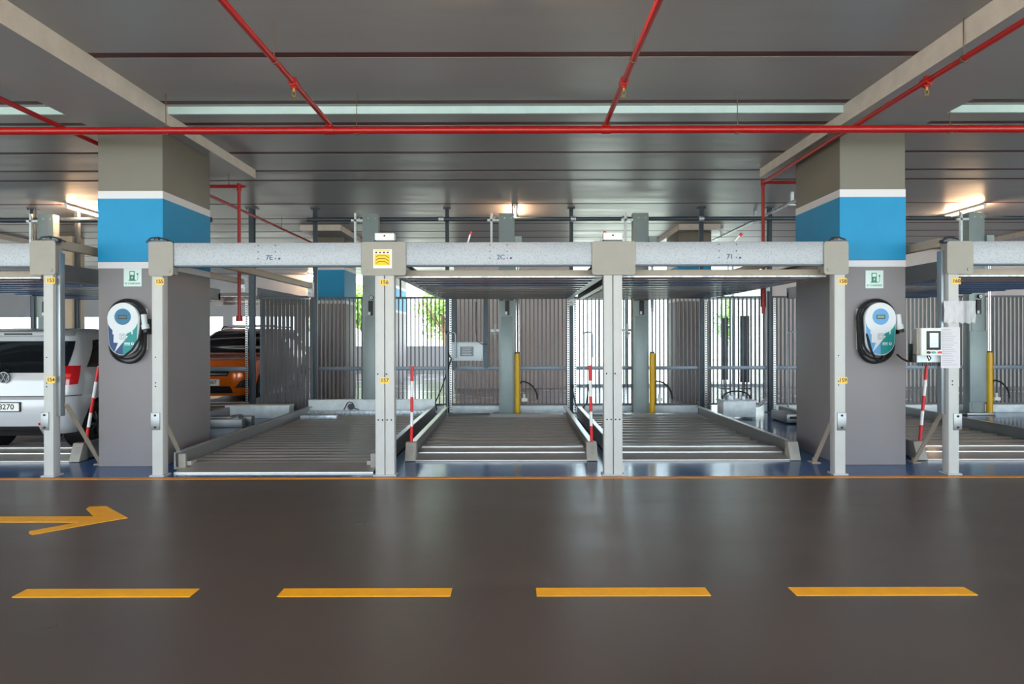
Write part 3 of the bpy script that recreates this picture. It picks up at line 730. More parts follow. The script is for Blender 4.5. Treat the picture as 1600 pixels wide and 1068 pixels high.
MB().cyl((X(1300, 5.75), 5.75, 3.80), (X(1680, 5.75), 5.75, 3.80), 0.04, 14).build('tube', 'dark_steel', t)

FZ0, FZ1 = 0.17, 2.33
SL = MB().box(-0.010, 0.010, 0.0, 0.05, FZ0, FZ1-0.055).mesh('fence_slat', 'slat_grey', smooth=False)
SLG = MB().box(-0.033, 0.033, 0.0, 0.03, 0.05, FZ1-0.07).mesh('gate_slat', 'slat_dark', smooth=False)
def fence(x0, x1, label, zt=FZ1):
    t = thing('slat_fence', label, 'fence', ((x0+x1)/2, YF+0.12, 0), 'grey slat fence panels')
    y = YF+0.10
    MB().box(x0, x1, y-0.0, y+0.06, zt-0.055, zt-0.02).build('top_rail', 'slat_grey', t, smooth=False)
    MB().box(x0, x1, y-0.035, y, 0.85, 0.92).build('middle_rail', 'fence_rail', t, bevel=0.003)
    MB().box(x0, x1, y-0.03, y+0.07, 0.15, 0.18).build('bottom_rail', 'slat_grey', t, smooth=False)
    n = int((x1-x0)/0.079)
    for k in range(n): inst('slat', SL, t, (x0+0.04+k*(x1-x0-0.08)/(n-1), y, 0))
xs = [X(p, YF) for p in (492, 699, 893, 1097, 1204)]
fence(xs[0]+0.05, xs[1]-0.05, 'slat fence panel at the rear of the left bay')
fence(xs[1]+0.05, xs[2]-0.05, 'slat fence panel at the rear of the middle bay behind the white notice board')
fence(xs[2]+0.05, xs[3]-0.05, 'slat fence panel at the rear of the right bay behind the second yellow ram')
fence(xs[3]+0.05, xs[4]-0.05, 'slat fence panel behind the hydraulic power unit')
fence(xs[4]+0.05, 7.3, 'slat fence panel meeting the right column')
fence(7.36, 10.8, 'slat fence panel at the right edge behind post 160')
# gate leaf standing ajar left of the fence
g = thing('slat_gate', 'grey slat gate leaf standing ajar beside the orange car', 'gate', (xs[0]-0.11, YF, 0))
gw = 0.88
MB().box(-gw, 0, 0.05, 0.09, FZ1-0.05, FZ1).build('top_rail', 'slat_grey').parent = g
MB().box(-gw, 0, 0.05, 0.09, 0.85, 0.9).build('middle_rail', 'slat_grey').parent = g
MB().box(-gw, 0, 0.05, 0.09, 0.04, 0.09).build('bottom_rail', 'slat_grey').parent = g
MB().box(-gw-0.04, -gw, 0.0, 0.09, 0.03, FZ1).build('gate_stile', 'dark_steel').parent = g
for k in range(13):
    o = bpy.data.objects.new('slat', SLG); COL.objects.link(o); o.parent = g; o.location = (-gw+0.03+k*0.074, 0, 0)
g.rotation_euler.z = math.radians(14)
# pale kerb under the fence
for (a, b, lb) in ((xs[1], xs[2], 'pale kerb below the fence at the rear of the middle bay'), (xs[2], xs[3], 'pale kerb below the fence at the rear of the right bay'),
                   (xs[4], 10.8, 'pale kerb below the fence right of the power unit'), (xs[0], xs[1], 'pale kerb below the fence at the rear of the left bay')):
    o = MB().box(a+0.09, b-0.09, YF-0.03, YF+0.3, 0, 0.15).build('kerb', 'concrete_pale', bevel=0.01); tag(o, lb, 'kerb', 'kerbs below the fence')

# ------------------------------------------------------------------ EV chargers and signs
def pill(wd, h, inset=0.0, n=18):
    r1 = wd/2-inset; r2 = wd/2*0.93-inset; c1 = h/2-wd/2; c2 = -h/2+wd/2*0.93
    return [(r1*math.cos(math.pi*k/n), c1+r1*math.sin(math.pi*k/n)) for k in range(n+1)] + [(-r2*math.cos(math.pi*k/n), c2-r2*math.sin(math.pi*k/n)) for k in range(n+1)]
def charger(cx, cz, label, left_col, disc, lcd, flip):
    yb = YC0; W, H = 0.37, 0.615
    t = thing('ev_charger', label, 'charger', (cx, yb, cz), 'wall chargers on the columns')
    def off(pts): return [(cx+u, cz+v) for u, v in pts]
    MB().prism(off(pill(W-0.02, H-0.02)), yb-0.09, yb-0.012, 'y').build('housing', 'charger_back', t, bevel=0.008)
    fr = MB().prism(off(pill(W, H)), yb-0.125, yb-0.085, 'y').build('front_shell', 'charger_white', t, bevel=0.012, segs=3)
    MB().box(cx-0.22 if flip else cx+0.06, cx-0.06 if flip else cx+0.22, yb-0.014, yb, cz-0.24, cz+0.24).build('wall_bracket', 'offwhite', t)
    y1 = yb-0.1255
    pl = pill(W, H, 0.012); low = [(u, v) for u, v in pl if v < 0.10]
    lf = [(0, 0.10), (-W/2+0.012, 0.10)]+[p for p in low if p[0] < 0]+[(0, -H/2+0.012)]
    rg = [p for p in low if p[0] > 0]; rg = [(0, -H/2+0.012)]+[p for p in rg if p[1] < 0]+[(W/2-0.012, 0.10), (0, 0.10)]
    MB().prism(off(lf), y1-0.0015, y1, 'y').build('left_graphic', left_col, fr, smooth=False)
    MB().prism(off(rg), y1-0.0015, y1, 'y').build('right_graphic', 'teal', fr, smooth=False)
    cc = H/2-W/2
    MB().cyl((cx, y1, cz+cc), (cx, y1-0.003, cz+cc), W/2-0.006, 40).build('round_face', 'charger_white', fr)
    bolt = [(-0.10, 0.03), (0.09, 0.03), (0.035, -0.075), (0.06, -0.083), (-0.097, -0.27), (-0.055, -0.16), (-0.107, -0.155)]
    MB().prism(off(bolt), y1-0.0036, y1-0.001, 'y').build('bolt_graphic', 'charger_white', fr, smooth=False)
    MB().box(cx-0.118, cx-0.104, y1-0.0032, y1, cz-0.06, cz+0.02).box(cx+0.10, cx+0.114, y1-0.0032, y1, cz-0.06, cz+0.02).build('drip_graphic', 'charger_white', fr, smooth=False)
    MB().cyl((cx, y1-0.002, cz+cc+0.02), (cx, y1-0.006, cz+cc+0.02), 0.094, 36).build('disc', disc, fr)
    MB().box(cx-0.05, cx+0.05, y1-0.009, y1-0.005, cz+cc-0.005, cz+cc+0.04).build('display', 'lcd_dark', fr, bevel=0.002)
    d2 = MB().box(cx-0.042, cx+0.042, y1-0.010, y1-0.008, cz+cc+0.002, cz+cc+0.033).build('display_glass', lcd, fr, smooth=False)
    q = MB(); qx, qz = cx, cz-0.085
    for r in (0.033, 0.018):
        q.box(qx-r, qx+r, y1-0.0045, y1-0.003, qz+r-0.005, qz+r).box(qx-r, qx+r, y1-0.0045, y1-0.003, qz-r, qz-r+0.005)
        q.box(qx-r, qx-r+0.005, y1-0.0045, y1-0.003, qz-r, qz+r).box(qx+r-0.005, qx+r, y1-0.0045, y1-0.003, qz-r, qz+r)
    q.build('card_symbol', 'label_grey', fr, smooth=False)
    b = MB(); b.box(cx+0.02, cx+0.082, y1-0.003, y1-0.0015, cz-0.168, cz-0.158)
    for k in range(5): b.box(cx+0.02+k*0.013, cx+0.029+k*0.013, y1-0.003, y1-0.0015, cz-0.186, cz-0.178)
    b.ring((cx+0.112, cz-0.17), 0.010, 0.016, y1-0.003, y1-0.0015, 16)
    b.build('logo_marks', 'white', fr, smooth=False)
    # cable coiled round the housing
    m = MB()
    def loop(off_, dz, yy, a0=0, a1=1.0, dx=0.0):
        pl = pill(W+2*off_, H+2*off_+dz); n = len(pl); pts = []
        for k in range(int(n*a0), int(n*a1)+1):
            u, v = pl[k % n]; pts.append((cx+u+dx, yy, cz+v-dz*0.45))
        return pts
    s = -1 if flip else 1
    m.tube(loop(0.020, 0.02, yb-0.055), 0.0105, 8, True)
    m.tube(loop(0.035, 0.05, yb-0.075, dx=-0.02*(-s)), 0.0105, 8, True)
    m.tube(loop(0.022, 0.07, yb-0.035, dx=0.02*s), 0.0105, 8, True)
    if flip:
        m.tube([(cx-0.17, yb-0.09, cz+0.02), (cx-0.15, yb-0.14, cz-0.12), (cx-0.12, yb-0.15, cz-0.25), (cx-0.06, yb-0.12, cz-0.34), (cx-0.02, yb-0.1, cz-0.375), (cx+0.03, yb-0.09, cz-0.36), (cx+0.05, yb-0.07, cz-0.31)], 0.012, 8)
        m.tube([(cx-0.2, yb-0.06, cz-0.05), (cx-0.22, yb-0.09, cz-0.2), (cx-0.19, yb-0.1, cz-0.29), (cx-0.12, yb-0.08, cz-0.31)], 0.012, 8)
    else:
        m.tube([(cx+0.2, yb-0.09, cz+0.0), (cx+0.19, yb-0.14, cz-0.12), (cx+0.12, yb-0.15, cz-0.24), (cx+0.02, yb-0.13, cz-0.31), (cx-0.08, yb-0.1, cz-0.33)], 0.012, 8)
    m.build('charging_cable', 'rubber', t)
    # connector in its holster
    gx = cx+0.235
    g = MB(); g.tube([(gx-0.012, yb-0.09, cz+0.17), (gx-0.006, yb-0.09, cz+0.10), (gx+0.0, yb-0.09, cz+0.04)], 0.032, 12); g.tube([(gx, yb-0.09, cz+0.05), (gx+0.012, yb-0.09, cz+0.0)], 0.043, 12)
    k = g.build('connector', 'charger_white', t)
    MB().tube([(gx+0.012, yb-0.09, cz+0.0), (gx+0.02, yb-0.09, cz-0.04)], 0.04, 12).build('connector_collar', 'black', k)
    MB().box(gx-0.05, gx+0.03, yb-0.05, yb-0.0, cz-0.06, cz+0.12).build('holster', 'black', t, bevel=0.006)
def zc(py): return Z(py, YC0-0.1)
charger(X(194, YC0-0.1), zc(512.5), 'navy and teal wall charger on the left column', 'navy', 'disc_blue', 'lcd_dark', False)
charger(X(1374, YC0-0.1), zc(515), 'light blue and teal wall charger on the right column', 'skyblue', 'skyblue', 'lcd_green', True)
def ev_sign(cx, cz, label):
    y = YC0; t = thing('ev_sign', label, 'sign', (cx, y, cz), 'charging signs on the columns'); s = 0.105
    MB().box(cx-s, cx+s, y-0.008, y-0.001, cz-s, cz+s).build('board', 'sign_mint', t, bevel=0.002)
    yy = y-0.008
    m = MB().box(cx-0.035, cx+0.025, yy-0.003, yy, cz-0.03, cz+0.075).box(cx-0.045, cx+0.035, yy-0.003, yy, cz-0.04, cz-0.028)
    p = m.build('pump_icon', 'sign_green', t, smooth=False)
    MB().box(cx-0.026, cx+0.016, yy-0.0045, yy-0.003, cz+0.03, cz+0.065).prism([(cx-0.002, cz+0.02), (cx-0.014, cz-0.006), (cx-0.006, cz-0.006), (cx-0.01, cz-0.024), (cx+0.008, cz+0.002), (cx-0.001, cz+0.002)], yy-0.0045, yy-0.003).build('pump_window', 'sign_mint', p, smooth=False)
    MB().tube([(cx+0.025, yy-0.001, cz-0.03), (cx+0.045, yy-0.001, cz-0.035), (cx+0.06, yy-0.001, cz-0.02), (cx+0.06, yy-0.001, cz+0.035), (cx+0.05, yy-0.001, cz+0.05)], 0.0028, 6).box(cx+0.05, cx+0.066, yy-0.003, yy, cz+0.03, cz+0.05).build('hose_icon', 'sign_green', t)
    text(MB(), 'EV CHARGING', cx, yy-0.0004, cz-0.072, 0.030, 0.92).build('lettering', 'sign_green', t, smooth=False)
ev_sign(X(208, YC0), Z(432, YC0), 'white EV charging sign on the left column above the charger')
ev_sign(X(1366, YC0), Z(437.5, YC0), 'white EV charging sign on the right column above the charger')

# ------------------------------------------------------------------ red and white marker poles
def marker(pt, pb, label):
    pt = Vector(pt); pb = Vector(pb); t = thing('marker_pole', label, 'marker pole', pb, 'red and white marker poles')
    fr = [0, 0.20, 0.39, 0.59, 0.80, 1.0]
    for k in range(5):
        a = pb.lerp(pt, fr[k]); b = pb.lerp(pt, fr[k+1])
        MB().cyl(a, b, 0.019, 14).build('red_band' if k % 2 == 0 else 'white_band', 'red' if k % 2 == 0 else 'white', t)
    MB().cyl(pt, pt+(pt-pb).normalized()*0.006, 0.014, 12).build('tip_cap', 'white', t)
zt_, zb_ = Z(571, 0.98), 0.222
marker((X(644, .98), .98, zt_), (X(642.5, .98), .98, zb_), 'red and white marker pole on the left corner of the middle platform')
marker((X(921.5, .98), .98, zt_), (X(924, .98), .98, zb_), 'red and white marker pole on the right corner of the middle platform')
marker((X(154, .98), .98, zt_), (X(134, .98), .98, zb_), 'leaning red and white marker pole beside the white hatchback')
marker((X(1448, .98), .98, zt_), (X(1437, .98), .98, zb_), 'leaning red and white marker pole beside post 160')

# ------------------------------------------------------------------ control panel, notices
yp = -0.001
t = thing('junction_box', 'pale grey junction box behind the lift control panel', 'box', (X(1445, .08), .08, Z(567, .08)))
MB().box(X(1430, .08), X(1468, .08), .05, .12, Z(567, .08), Z(538, .08)).build('body', 'concrete_pale', t, bevel=0.005)
MB().box(X(1423, .08), X(1429, .08), .04, .13, Z(567, .08), Z(538, .08)).build('side_block', 'black', t, bevel=0.004)
gl = MB()
for k in range(6): gl.cyl((X(1437+k*6, .08), .085, Z(567, .08)), (X(1437+k*6, .08), .085, Z(573, .08)), 0.012, 8)
gl.build('cable_gland', 'gauge', t)
MB().tube([(X(1423, .08), .08, Z(562, .08)), (X(1420, .08), .1, Z(566, .08)), (X(1419, .08), .2, Z(562, .08)), (X(1421, .08), .32, Z(556, .08))], 0.01, 6).build('cable', 'rubber', t)
t = thing('control_panel', 'white lift control panel with touch screen and three buttons', 'control panel', (X(1455, -.06), -.03, Z(556, -.06)))
a, b, z0, z1 = X(1439.5, -.06), X(1471, -.06), Z(556.5, -.06), Z(513.5, -.06)
MB().box(a, b, -.06, .05, z0, z1).build('enclosure', 'offwhite', t, bevel=0.006)
MB().box(a-0.03, a-0.001, -.03, .05, z0+0.01, z1-0.01).build('hinge_side', 'plate_beige', t, bevel=0.004)
s_ = MB().box(X(1447.5, -.06), X(1469.5, -.06), -.068, -.0605, Z(548, -.06), Z(518.5, -.06)).build('screen_bezel', 'black', t, bevel=0.003)
MB().box(X(1452, -.06), X(1465.5, -.06), -.0695, -.068, Z(544, -.06), Z(521.5, -.06)).build('screen', 'screen', s_, smooth=False)
MB().box(X(1453, -.06), X(1464.5, -.06), -.0705, -.0695, Z(526, -.06), Z(522.5, -.06)).box(X(1453, -.06), X(1464.5, -.06), -.0705, -.0695, Z(530.5, -.06), Z(529, -.06)).box(X(1453, -.06), X(1464.5, -.06), -.0705, -.0695, Z(535, -.06), Z(534.2, -.06)).build('screen_rows', 'screen_bar', s_, smooth=False)
for px, c, lb in ((1450.5, 'black', 'black push button'), (1458.5, 'btn_green', 'green push button'), (1468, 'red', 'red stop button')):
    x, z = X(px, -.06), Z(551.8, -.06)
    o = MB().cyl((x, -.0605, z), (x, -.075, z), 0.018, 16).build('push_button', c, t); o['label'] = lb
    MB().cyl((x, -.0602, z), (x, -.066, z), 0.023, 16).build('button_ring', 'chrome', o)
MB().tube([(X(1452, -.06), -.02, z0), (X(1455, -.06), -.02, z0-0.06), (X(1459, -.06), -.01, z0-0.03), (X(1458, -.06), 0.02, z0)], 0.006, 6).build('cable', 'rubber', t)
t = thing('notice_sheet', 'white printed instruction sheet right of the control panel', 'notice', (X(1485, yp), -0.003, Z(577, yp)))
a, b, z0, z1 = X(1469.5, 0), X(1499.5, 0), Z(576.5, 0), Z(512.5, 0)
MB().box(a, b, -.006, -.002, z0, z1).build('sheet', 'paper', t, smooth=False)
pr = MB()
for k in range(17):
    zz = z1-0.03-k*0.024; ln = random.uniform(0.5, 0.92)
    pr.box(a+0.012, a+0.012+(b-a-0.024)*ln, -.0072, -.006, zz, zz+(0.004 if k in (1, 6, 13) else 0.007))
pr.build('print_lines', 'paper_line', t, smooth=False)
t = thing('plastic_sleeve', 'crumpled clear plastic sleeve with a paper taped high on post 160', 'sleeve', (X(1497, 0), -0.02, Z(507, 0)))
a, b, z0, z1 = X(1473, 0), X(1522, 0), Z(506, 0), Z(471.5, 0)
m = MB(); nx, nz = 22, 10; vs = []
for i in range(nx+1):
    for j in range(nz+1):
        u, v = i/nx, j/nz
        vs.append((a+(b-a)*u, -0.022+0.006*math.sin(u*37)*(0.4+u)+0.004*math.sin(v*9+u*20), z0+(z1-z0)*v + (0.01*math.sin(u*30) if j == 0 else 0)))
m.add(vs, [(i*(nz+1)+j, (i+1)*(nz+1)+j, (i+1)*(nz+1)+j+1, i*(nz+1)+j+1) for i in range(nx) for j in range(nz)])
m.build('film', 'plastic_film', t)
MB().box(a+0.012, a+0.205, -0.0105, -0.008, z0+0.02, z1-0.012).build('paper', 'paper', t, smooth=False)
m = MB()
for k in range(5): m.box(a+0.075+k*0.018, a+0.088+k*0.018, -0.0115, -0.0105, z1-0.092, z1-0.07)
m.build('faded_print', 'paper_line', t, smooth=False)

# white notice board on the fence
yb_ = YF-0.04
t = thing('notice_board', 'white board with grey label hung on the fence of the middle bay', 'notice board', (X(731, yb_), yb_, Z(563, yb_)))
a, b, z0, z1 = X(706, yb_), X(754.5, yb_), Z(563, yb_), Z(534, yb_)
MB().box(a, b, yb_-.03, yb_, z0, z1).build('board', 'panel_white', t, bevel=0.004)
MB().box(X(719, yb_), X(740, yb_), yb_-.033, yb_-.03, Z(556, yb_), Z(541, yb_)).build('grey_label', 'label_grey', t, smooth=False)
m = MB()
for k in range(5): m.box(X(722, yb_), X(737, yb_)-0.02*(k % 2), yb_-.0345, yb_-.033, Z(554-k*2.6, yb_), Z(553.2-k*2.6, yb_))
m.build('label_print', 'panel_white', t, smooth=False)
h = MB()
for (x, z) in ((a+.03, z0+.03), (b-.03, z0+.03), (a+.03, z1-.03), (b-.03, z1-.03)): h.cyl((x, yb_-.03, z), (x, yb_-.034, z), .008, 8)
h.build('screw', 'ink', t)
for px in (709, 759): MB().box(X(px, yb_)-.045, X(px, yb_)+.045, yb_, yb_+.03, Z(575, yb_), 2.3).build('hanger_channel', 'dark_steel', t)
MB().tube([(X(744, yb_), yb_-.02, 2.2), (X(743, yb_), yb_-.02, 1.7), (X(746, yb_), yb_-.05, z1+.02), (X(753, yb_), yb_-.05, z1-.04), (X(761, yb_), yb_-.02, z1-.04)], .007, 6).build('cable', 'rubber', t)
# limit switch brackets on the fence
for px, lb in ((773, 'small white limit switch on the fence left of the central tower'), (980, 'small limit switch on the fence left of the second tower')):
    x = X(px, yb_); t = thing('limit_switch', lb, 'switch', (x, yb_, Z(520, yb_)), 'limit switches on the fence')
    MB().box(x-.02, x+.02, yb_-.05, yb_-.01, Z(528, yb_), Z(506, yb_)).build('body', 'offwhite', t, bevel=.004)
    MB().box(x-.08, x+.12, yb_-.01, YF+.101, Z(518, yb_), Z(514, yb_)).cyl((x-.05, yb_-.03, Z(521, yb_)), (x+.05, yb_-.03, Z(521, yb_)), .025, 10).build('arm', 'galv', t)
# inverted-U conduits beside the slotted rails
for px, lb in ((919, 'grey bent conduit standing right of the middle bay post'), (1238, 'grey bent conduit standing beside the right column'), (705, 'grey bent conduit standing left of the notice board')):
    x = X(px, 5.8); zt2 = Z(519, 5.8); t = thing('bent_conduit', lb, 'conduit', (x, 5.8, 0), 'bent conduits at the rear')
    pts = [(x-.085, 5.8, 0.0), (x-.085, 5.8, zt2-.05), (x-.07, 5.8, zt2-.01), (x-.03, 5.8, zt2), (x+.03, 5.8, zt2), (x+.07, 5.8, zt2-.01), (x+.085, 5.8, zt2-.05), (x+.085, 5.8, zt2-.5)]
    MB().tube(pts, .016, 8).build('pipe', 'aluminium', t)
    MB().cyl((x-.085, 5.8, 0), (x-.085, 5.8, .02), .04, 12).build('flange', 'aluminium', t)
# cables hanging near the rails
for pts, lb in (([(697, 516, 5.85), (698, 548, 5.85), (705, 560, 5.85), (690, 606, 5.8), (680, 628, 5.75), (682, 640, 5.6)], 'black cable looping down left of the notice board'),
                ([(893, 600, 5.85), (899, 632, 5.8), (908, 641, 5.75), (916, 630, 5.8), (920, 600, 5.85)], 'black cable loop hanging beside the middle bay post')):
    o = MB().tube([P(*q) for q in pts], .012, 6).build('cable', 'rubber'); tag(o, lb, 'cable', 'black cables at the rear')

# hydraulic power unit
yu = 4.95; a, b = X(1130, yu), X(1181, yu)
t = thing('hydraulic_power_unit', 'grey hydraulic power unit box with a black hose in front of the fence', 'power unit', ((a+b)/2, yu, 0))
MB().box(a, b, yu, yu+.38, .035, .33).build('tank', 'concrete_pale', t, bevel=.006)
MB().box(a-.02, b+.02, yu-.015, yu+.4, .315, .335).build('lid', 'galv', t, bevel=.004)
for x in (a+.03, b-.03):
    MB().box(x-.03, x+.03, yu+.02, yu+.36, 0, .036).build('foot', 'rail_steel', t)
m = MB().cyl(((a+b)/2-.12, yu+.18, .335), ((a+b)/2-.12, yu+.18, .42), .09, 18).cyl(((a+b)/2+.13, yu+.18, .335), ((a+b)/2+.13, yu+.18, .40), .05, 14); m.build('pump', 'galv', t)
MB().tube([(a+.02, yu+.1, .36)]+[((a+b)/2-.02+.26*math.cos(math.pi*(1-k/8)), yu+.12, .36+.14*math.sin(math.pi*k/8)) for k in range(9)], .014, 8).build('hose', 'rubber', t)
for k in range(3): MB().tube([(b, yu+.2, .2+k*.03), (b+.15, yu+.25, .2+k*.03), (b+.35, yu+.4, .26+k*.05), (b+.42, yu+.7, .5+k*.08)], .012, 6).build('pipe', 'galv', t)
# floor boxes
t = thing('floor_box', 'low dark metal box on the floor at the foot of the right column', 'box', (X(1242, 4.2), 4.2, 0))
MB().box(X(1229, 4.2), X(1229, 4.2)+.5, 4.2, 4.9, .02, .17).build('case', 'rail_steel', t, bevel=.008)
MB().box(X(1229, 4.2)+.05, X(1229, 4.2)+.3, 4.195, 4.2, .09, .13).build('slot', 'ink', t)
for q in (.05, .45): MB().box(X(1229, 4.2)+q-.03, X(1229, 4.2)+q+.03, 4.25, 4.85, 0, .02).build('foot', 'ink', t)
t = thing('floor_track', 'low steel guide track with a roller on the floor before the orange car', 'track', (-5.0, 4.2, 0))
MB().box(-5.75, -4.55, 3.9, 4.05, 0, .14).box(-5.75, -4.55, 4.3, 4.45, 0, .14).build('track_rail', 'rail_steel', t, bevel=.006)
MB().cyl((-4.75, 4.08, .1), (-4.75, 4.28, .1), .09, 18).build('roller', 'chrome', t)
MB().box(-5.4, -4.2, 5.2, 5.5, 0, .24).build('cross_member', 'concrete_pale', t, bevel=.006)
t = thing('barrier_rail', 'grey horizontal barrier rail across the front of the orange car', 'rail', (-5.9, YF, 0))
MB().box(-7.2, X(393, YF)-.06, YF-.01, YF+.03, .84, .93).build('rail', 'fence_rail', t, bevel=.004)
MB().box(-7.2, -7.12, YF+.03, YF+.1, 0, .95).build('rail_post', 'dark_steel', t, bevel=.004)
for (a, b, lb) in (((729, 378), (735, 366), 'small white lever with a red tip above the middle beam'), ((936, 376), (944, 366), 'small white lever with a red tip beside the plain double post'),
                   ((1138, 380), (1156, 369), 'long white lever with a red tip above the right beam')):
    y = 0.3; p, q = P(a[0], a[1]+8, y), P(b[0], b[1], y)
    t = thing('signal_lever', lb, 'lever', p, 'red-tipped levers above the beams')
    p2 = Vector((p.x, y, UP+.06)); MB().tube([p2, p, q], .009, 8).build('rod', 'white', t)
    MB().cyl(q, q+(q-p).normalized()*.035, .016, 10).build('tip', 'red', t)

# ------------------------------------------------------------------ cars
class Car:
    def __init__(s, levels, cx, y0, z0):
        s.L = levels; s.cx = cx; s.y0 = y0; s.z0 = z0
    def par(s, z):
        L = s.L
        if z <= L[0][0]: return L[0][1:]
        if z >= L[-1][0]: return L[-1][1:]
        for i in range(len(L)-1):
            if L[i][0] <= z <= L[i+1][0]:
                f = (z-L[i][0])/(L[i+1][0]-L[i][0])
                return tuple(a+(b-a)*f for a, b in zip(L[i][1:], L[i+1][1:]))
    def pt(s, q, z):
        yn, yf, w, rn, rf = s.par(z); sg = 1 if q >= 0 else -1; q = abs(q)
        if q <= 1: x = q*(w-rn); y = yn + 0.05*(q*(w-rn)/w)**2
        elif q <= 2:
            a = (q-1)*math.pi/2; y00 = yn+0.05*((w-rn)/w)**2; x = w-rn+rn*math.sin(a); y = y00+(rn)*(1-math.cos(a))
        elif q <= 3: y00 = yn+rn+0.05*((w-rn)/w)**2; y = y00+(q-2)*(yf-rf-y00); x = w+0.012*math.sin((q-2)*math.pi)
        elif q <= 4: a = (q-3)*math.pi/2; x = w-rf+rf*math.cos(a); y = yf-rf+rf*math.sin(a)
        else: x = (5-q)*(w-rf); y = yf
        return Vector((s.cx+sg*x, s.y0+y, s.z0+z))
    def nrm(s, q, z):
        e = 0.01
        a = s.pt(q+e, z)-s.pt(q-e, z); b = s.pt(q, z+e)-s.pt(q, z-e); n = a.cross(b)
        n = n.normalized() if n.length > 1e-9 else Vector((0, -1, 0))
        c = Vector((s.cx, s.y0+2, s.z0+0.8))
        return n if n.dot(s.pt(q, z)-c) > 0 else -n
    def body(s, parent, m, wheels, R):
        qs = [0, .25, .5, .75, 1, 1.17, 1.33, 1.5, 1.67, 1.83, 2, 2.1, 2.2, 2.35, 2.5, 2.65, 2.8, 2.9, 3, 3.25, 3.5, 3.75, 4, 4.33, 4.67, 5]
        full = qs + [-q for q in qs[-2:0:-1]]
        zs = []
        for i in range(len(s.L)-1):
            for k in range(2): zs.append(s.L[i][0]+(s.L[i+1][0]-s.L[i][0])*k/2)
        zs.append(s.L[-1][0]); n = len(full)
        mb = MB(); mb.add([s.pt(q, z) for z in zs for q in full], [(i*n+k, i*n+(k+1) % n, (i+1)*n+(k+1) % n, (i+1)*n+k) for i in range(len(zs)-1) for k in range(n)] + [tuple(range(n))[::-1], tuple(range((len(zs)-1)*n, len(zs)*n))])
        o = mb.build('body', m, parent)
        cut = MB()
        for wy in wheels:
            for sg in (-1, 1): cut.cyl((s.cx+sg*.52, s.y0+wy, s.z0+.31), (s.cx+sg*1.3, s.y0+wy, s.z0+.31), R+.055, 32)
        c = cut.build('cutter', m, parent)
        md = o.modifiers.new('b', 'BOOLEAN'); md.object = c; md.operation = 'DIFFERENCE'; md.solver = 'EXACT'
        dg = bpy.context.evaluated_depsgraph_get(); me = bpy.data.meshes.new_from_object(o.evaluated_get(dg))
        o.modifiers.clear(); o.data = me; me.shade_smooth(); me.set_sharp_from_angle(angle=math.radians(32))
        bpy.data.objects.remove(c)
        return o
    def patch(s, corners, nu=10, nv=6, off=0.006, th=0.004, mb=None):
        """corners (q,z): bottom-left, bottom-right, top-right, top-left"""
        mb = mb or MB(); (a, b, c, d) = corners; vs = []
        for lay in (off, off-th-0.004):
            for j in range(nv+1):
                for i in range(nu+1):
                    u, v = i/nu, j/nv
                    q = (a[0]*(1-u)+b[0]*u)*(1-v)+(d[0]*(1-u)+c[0]*u)*v; z = (a[1]*(1-u)+b[1]*u)*(1-v)+(d[1]*(1-u)+c[1]*u)*v
                    vs.append(s.pt(q, z)+s.nrm(q, z)*lay)
        n = nu+1; t = n*(nv+1); fs = []
        for j in range(nv):
            for i in range(nu):
                k = j*n+i; fs.append((k, k+1, k+n+1, k+n))
        rim = [i for i in range(n)]+[j*n+nu for j in range(1, nv+1)]+[nv*n+i for i in range(nu-1, -1, -1)]+[j*n for j in range(nv-1, 0, -1)]
        for k in range(len(rim)): p, q_ = rim[k], rim[(k+1) % len(rim)]; fs.append((p, q_, t+q_, t+p))
        mb.add(vs, fs); return mb
def wheel(parent, cx, y, z, sg, R):
    m = MB(); prof = [(0.0, R-.12), (0.0, R-.03), (.02, R), (.17, R), (.19, R-.03), (.19, R-.12)]; n = 32
    vs = []
    for (a, r) in prof:
        for k in range(n): t = 2*math.pi*k/n; vs.append((cx-sg*a, y+r*math.cos(t), z+r*math.sin(t)))
    fs = [(i*n+k, i*n+(k+1) % n, (i+1)*n+(k+1) % n, (i+1)*n+k) for i in range(len(prof)-1) for k in range(n)]
    m.add(vs, fs); w = m.build('wheel', 'tyre', parent)
    r = MB(); r.cyl((cx-sg*.02, y, z), (cx-sg*.06, y, z), .05, 16)
    for k in range(10):
        a = 2*math.pi*k/10+(0.12 if k % 2 else -0.12)
        r.bar((cx-sg*.03, y, z), (cx-sg*.03, y+math.cos(a)*(R-.11), z+math.sin(a)*(R-.11)), .03, .028, (1, 0, 0))
    for k in range(n): pass
    vs = []; 
    for (a, rr) in ((.01, R-.12), (.01, R-.095), (.05, R-.095), (.05, R-.12)):
        for k in range(n): t = 2*math.pi*k/n; vs.append((cx-sg*a, y+rr*math.cos(t), z+rr*math.sin(t)))
    r.add(vs, [(i*n+k, i*n+(k+1) % n, ((i+1) % 4)*n+(k+1) % n, ((i+1) % 4)*n+k) for i in range(4) for k in range(n)])
    r.build('rim', 'alloy', w)
    MB().cyl((cx-sg*.08, y, z), (cx-sg*.12, y, z), R-.1, 28).build('brake_disc', 'car_black', w)

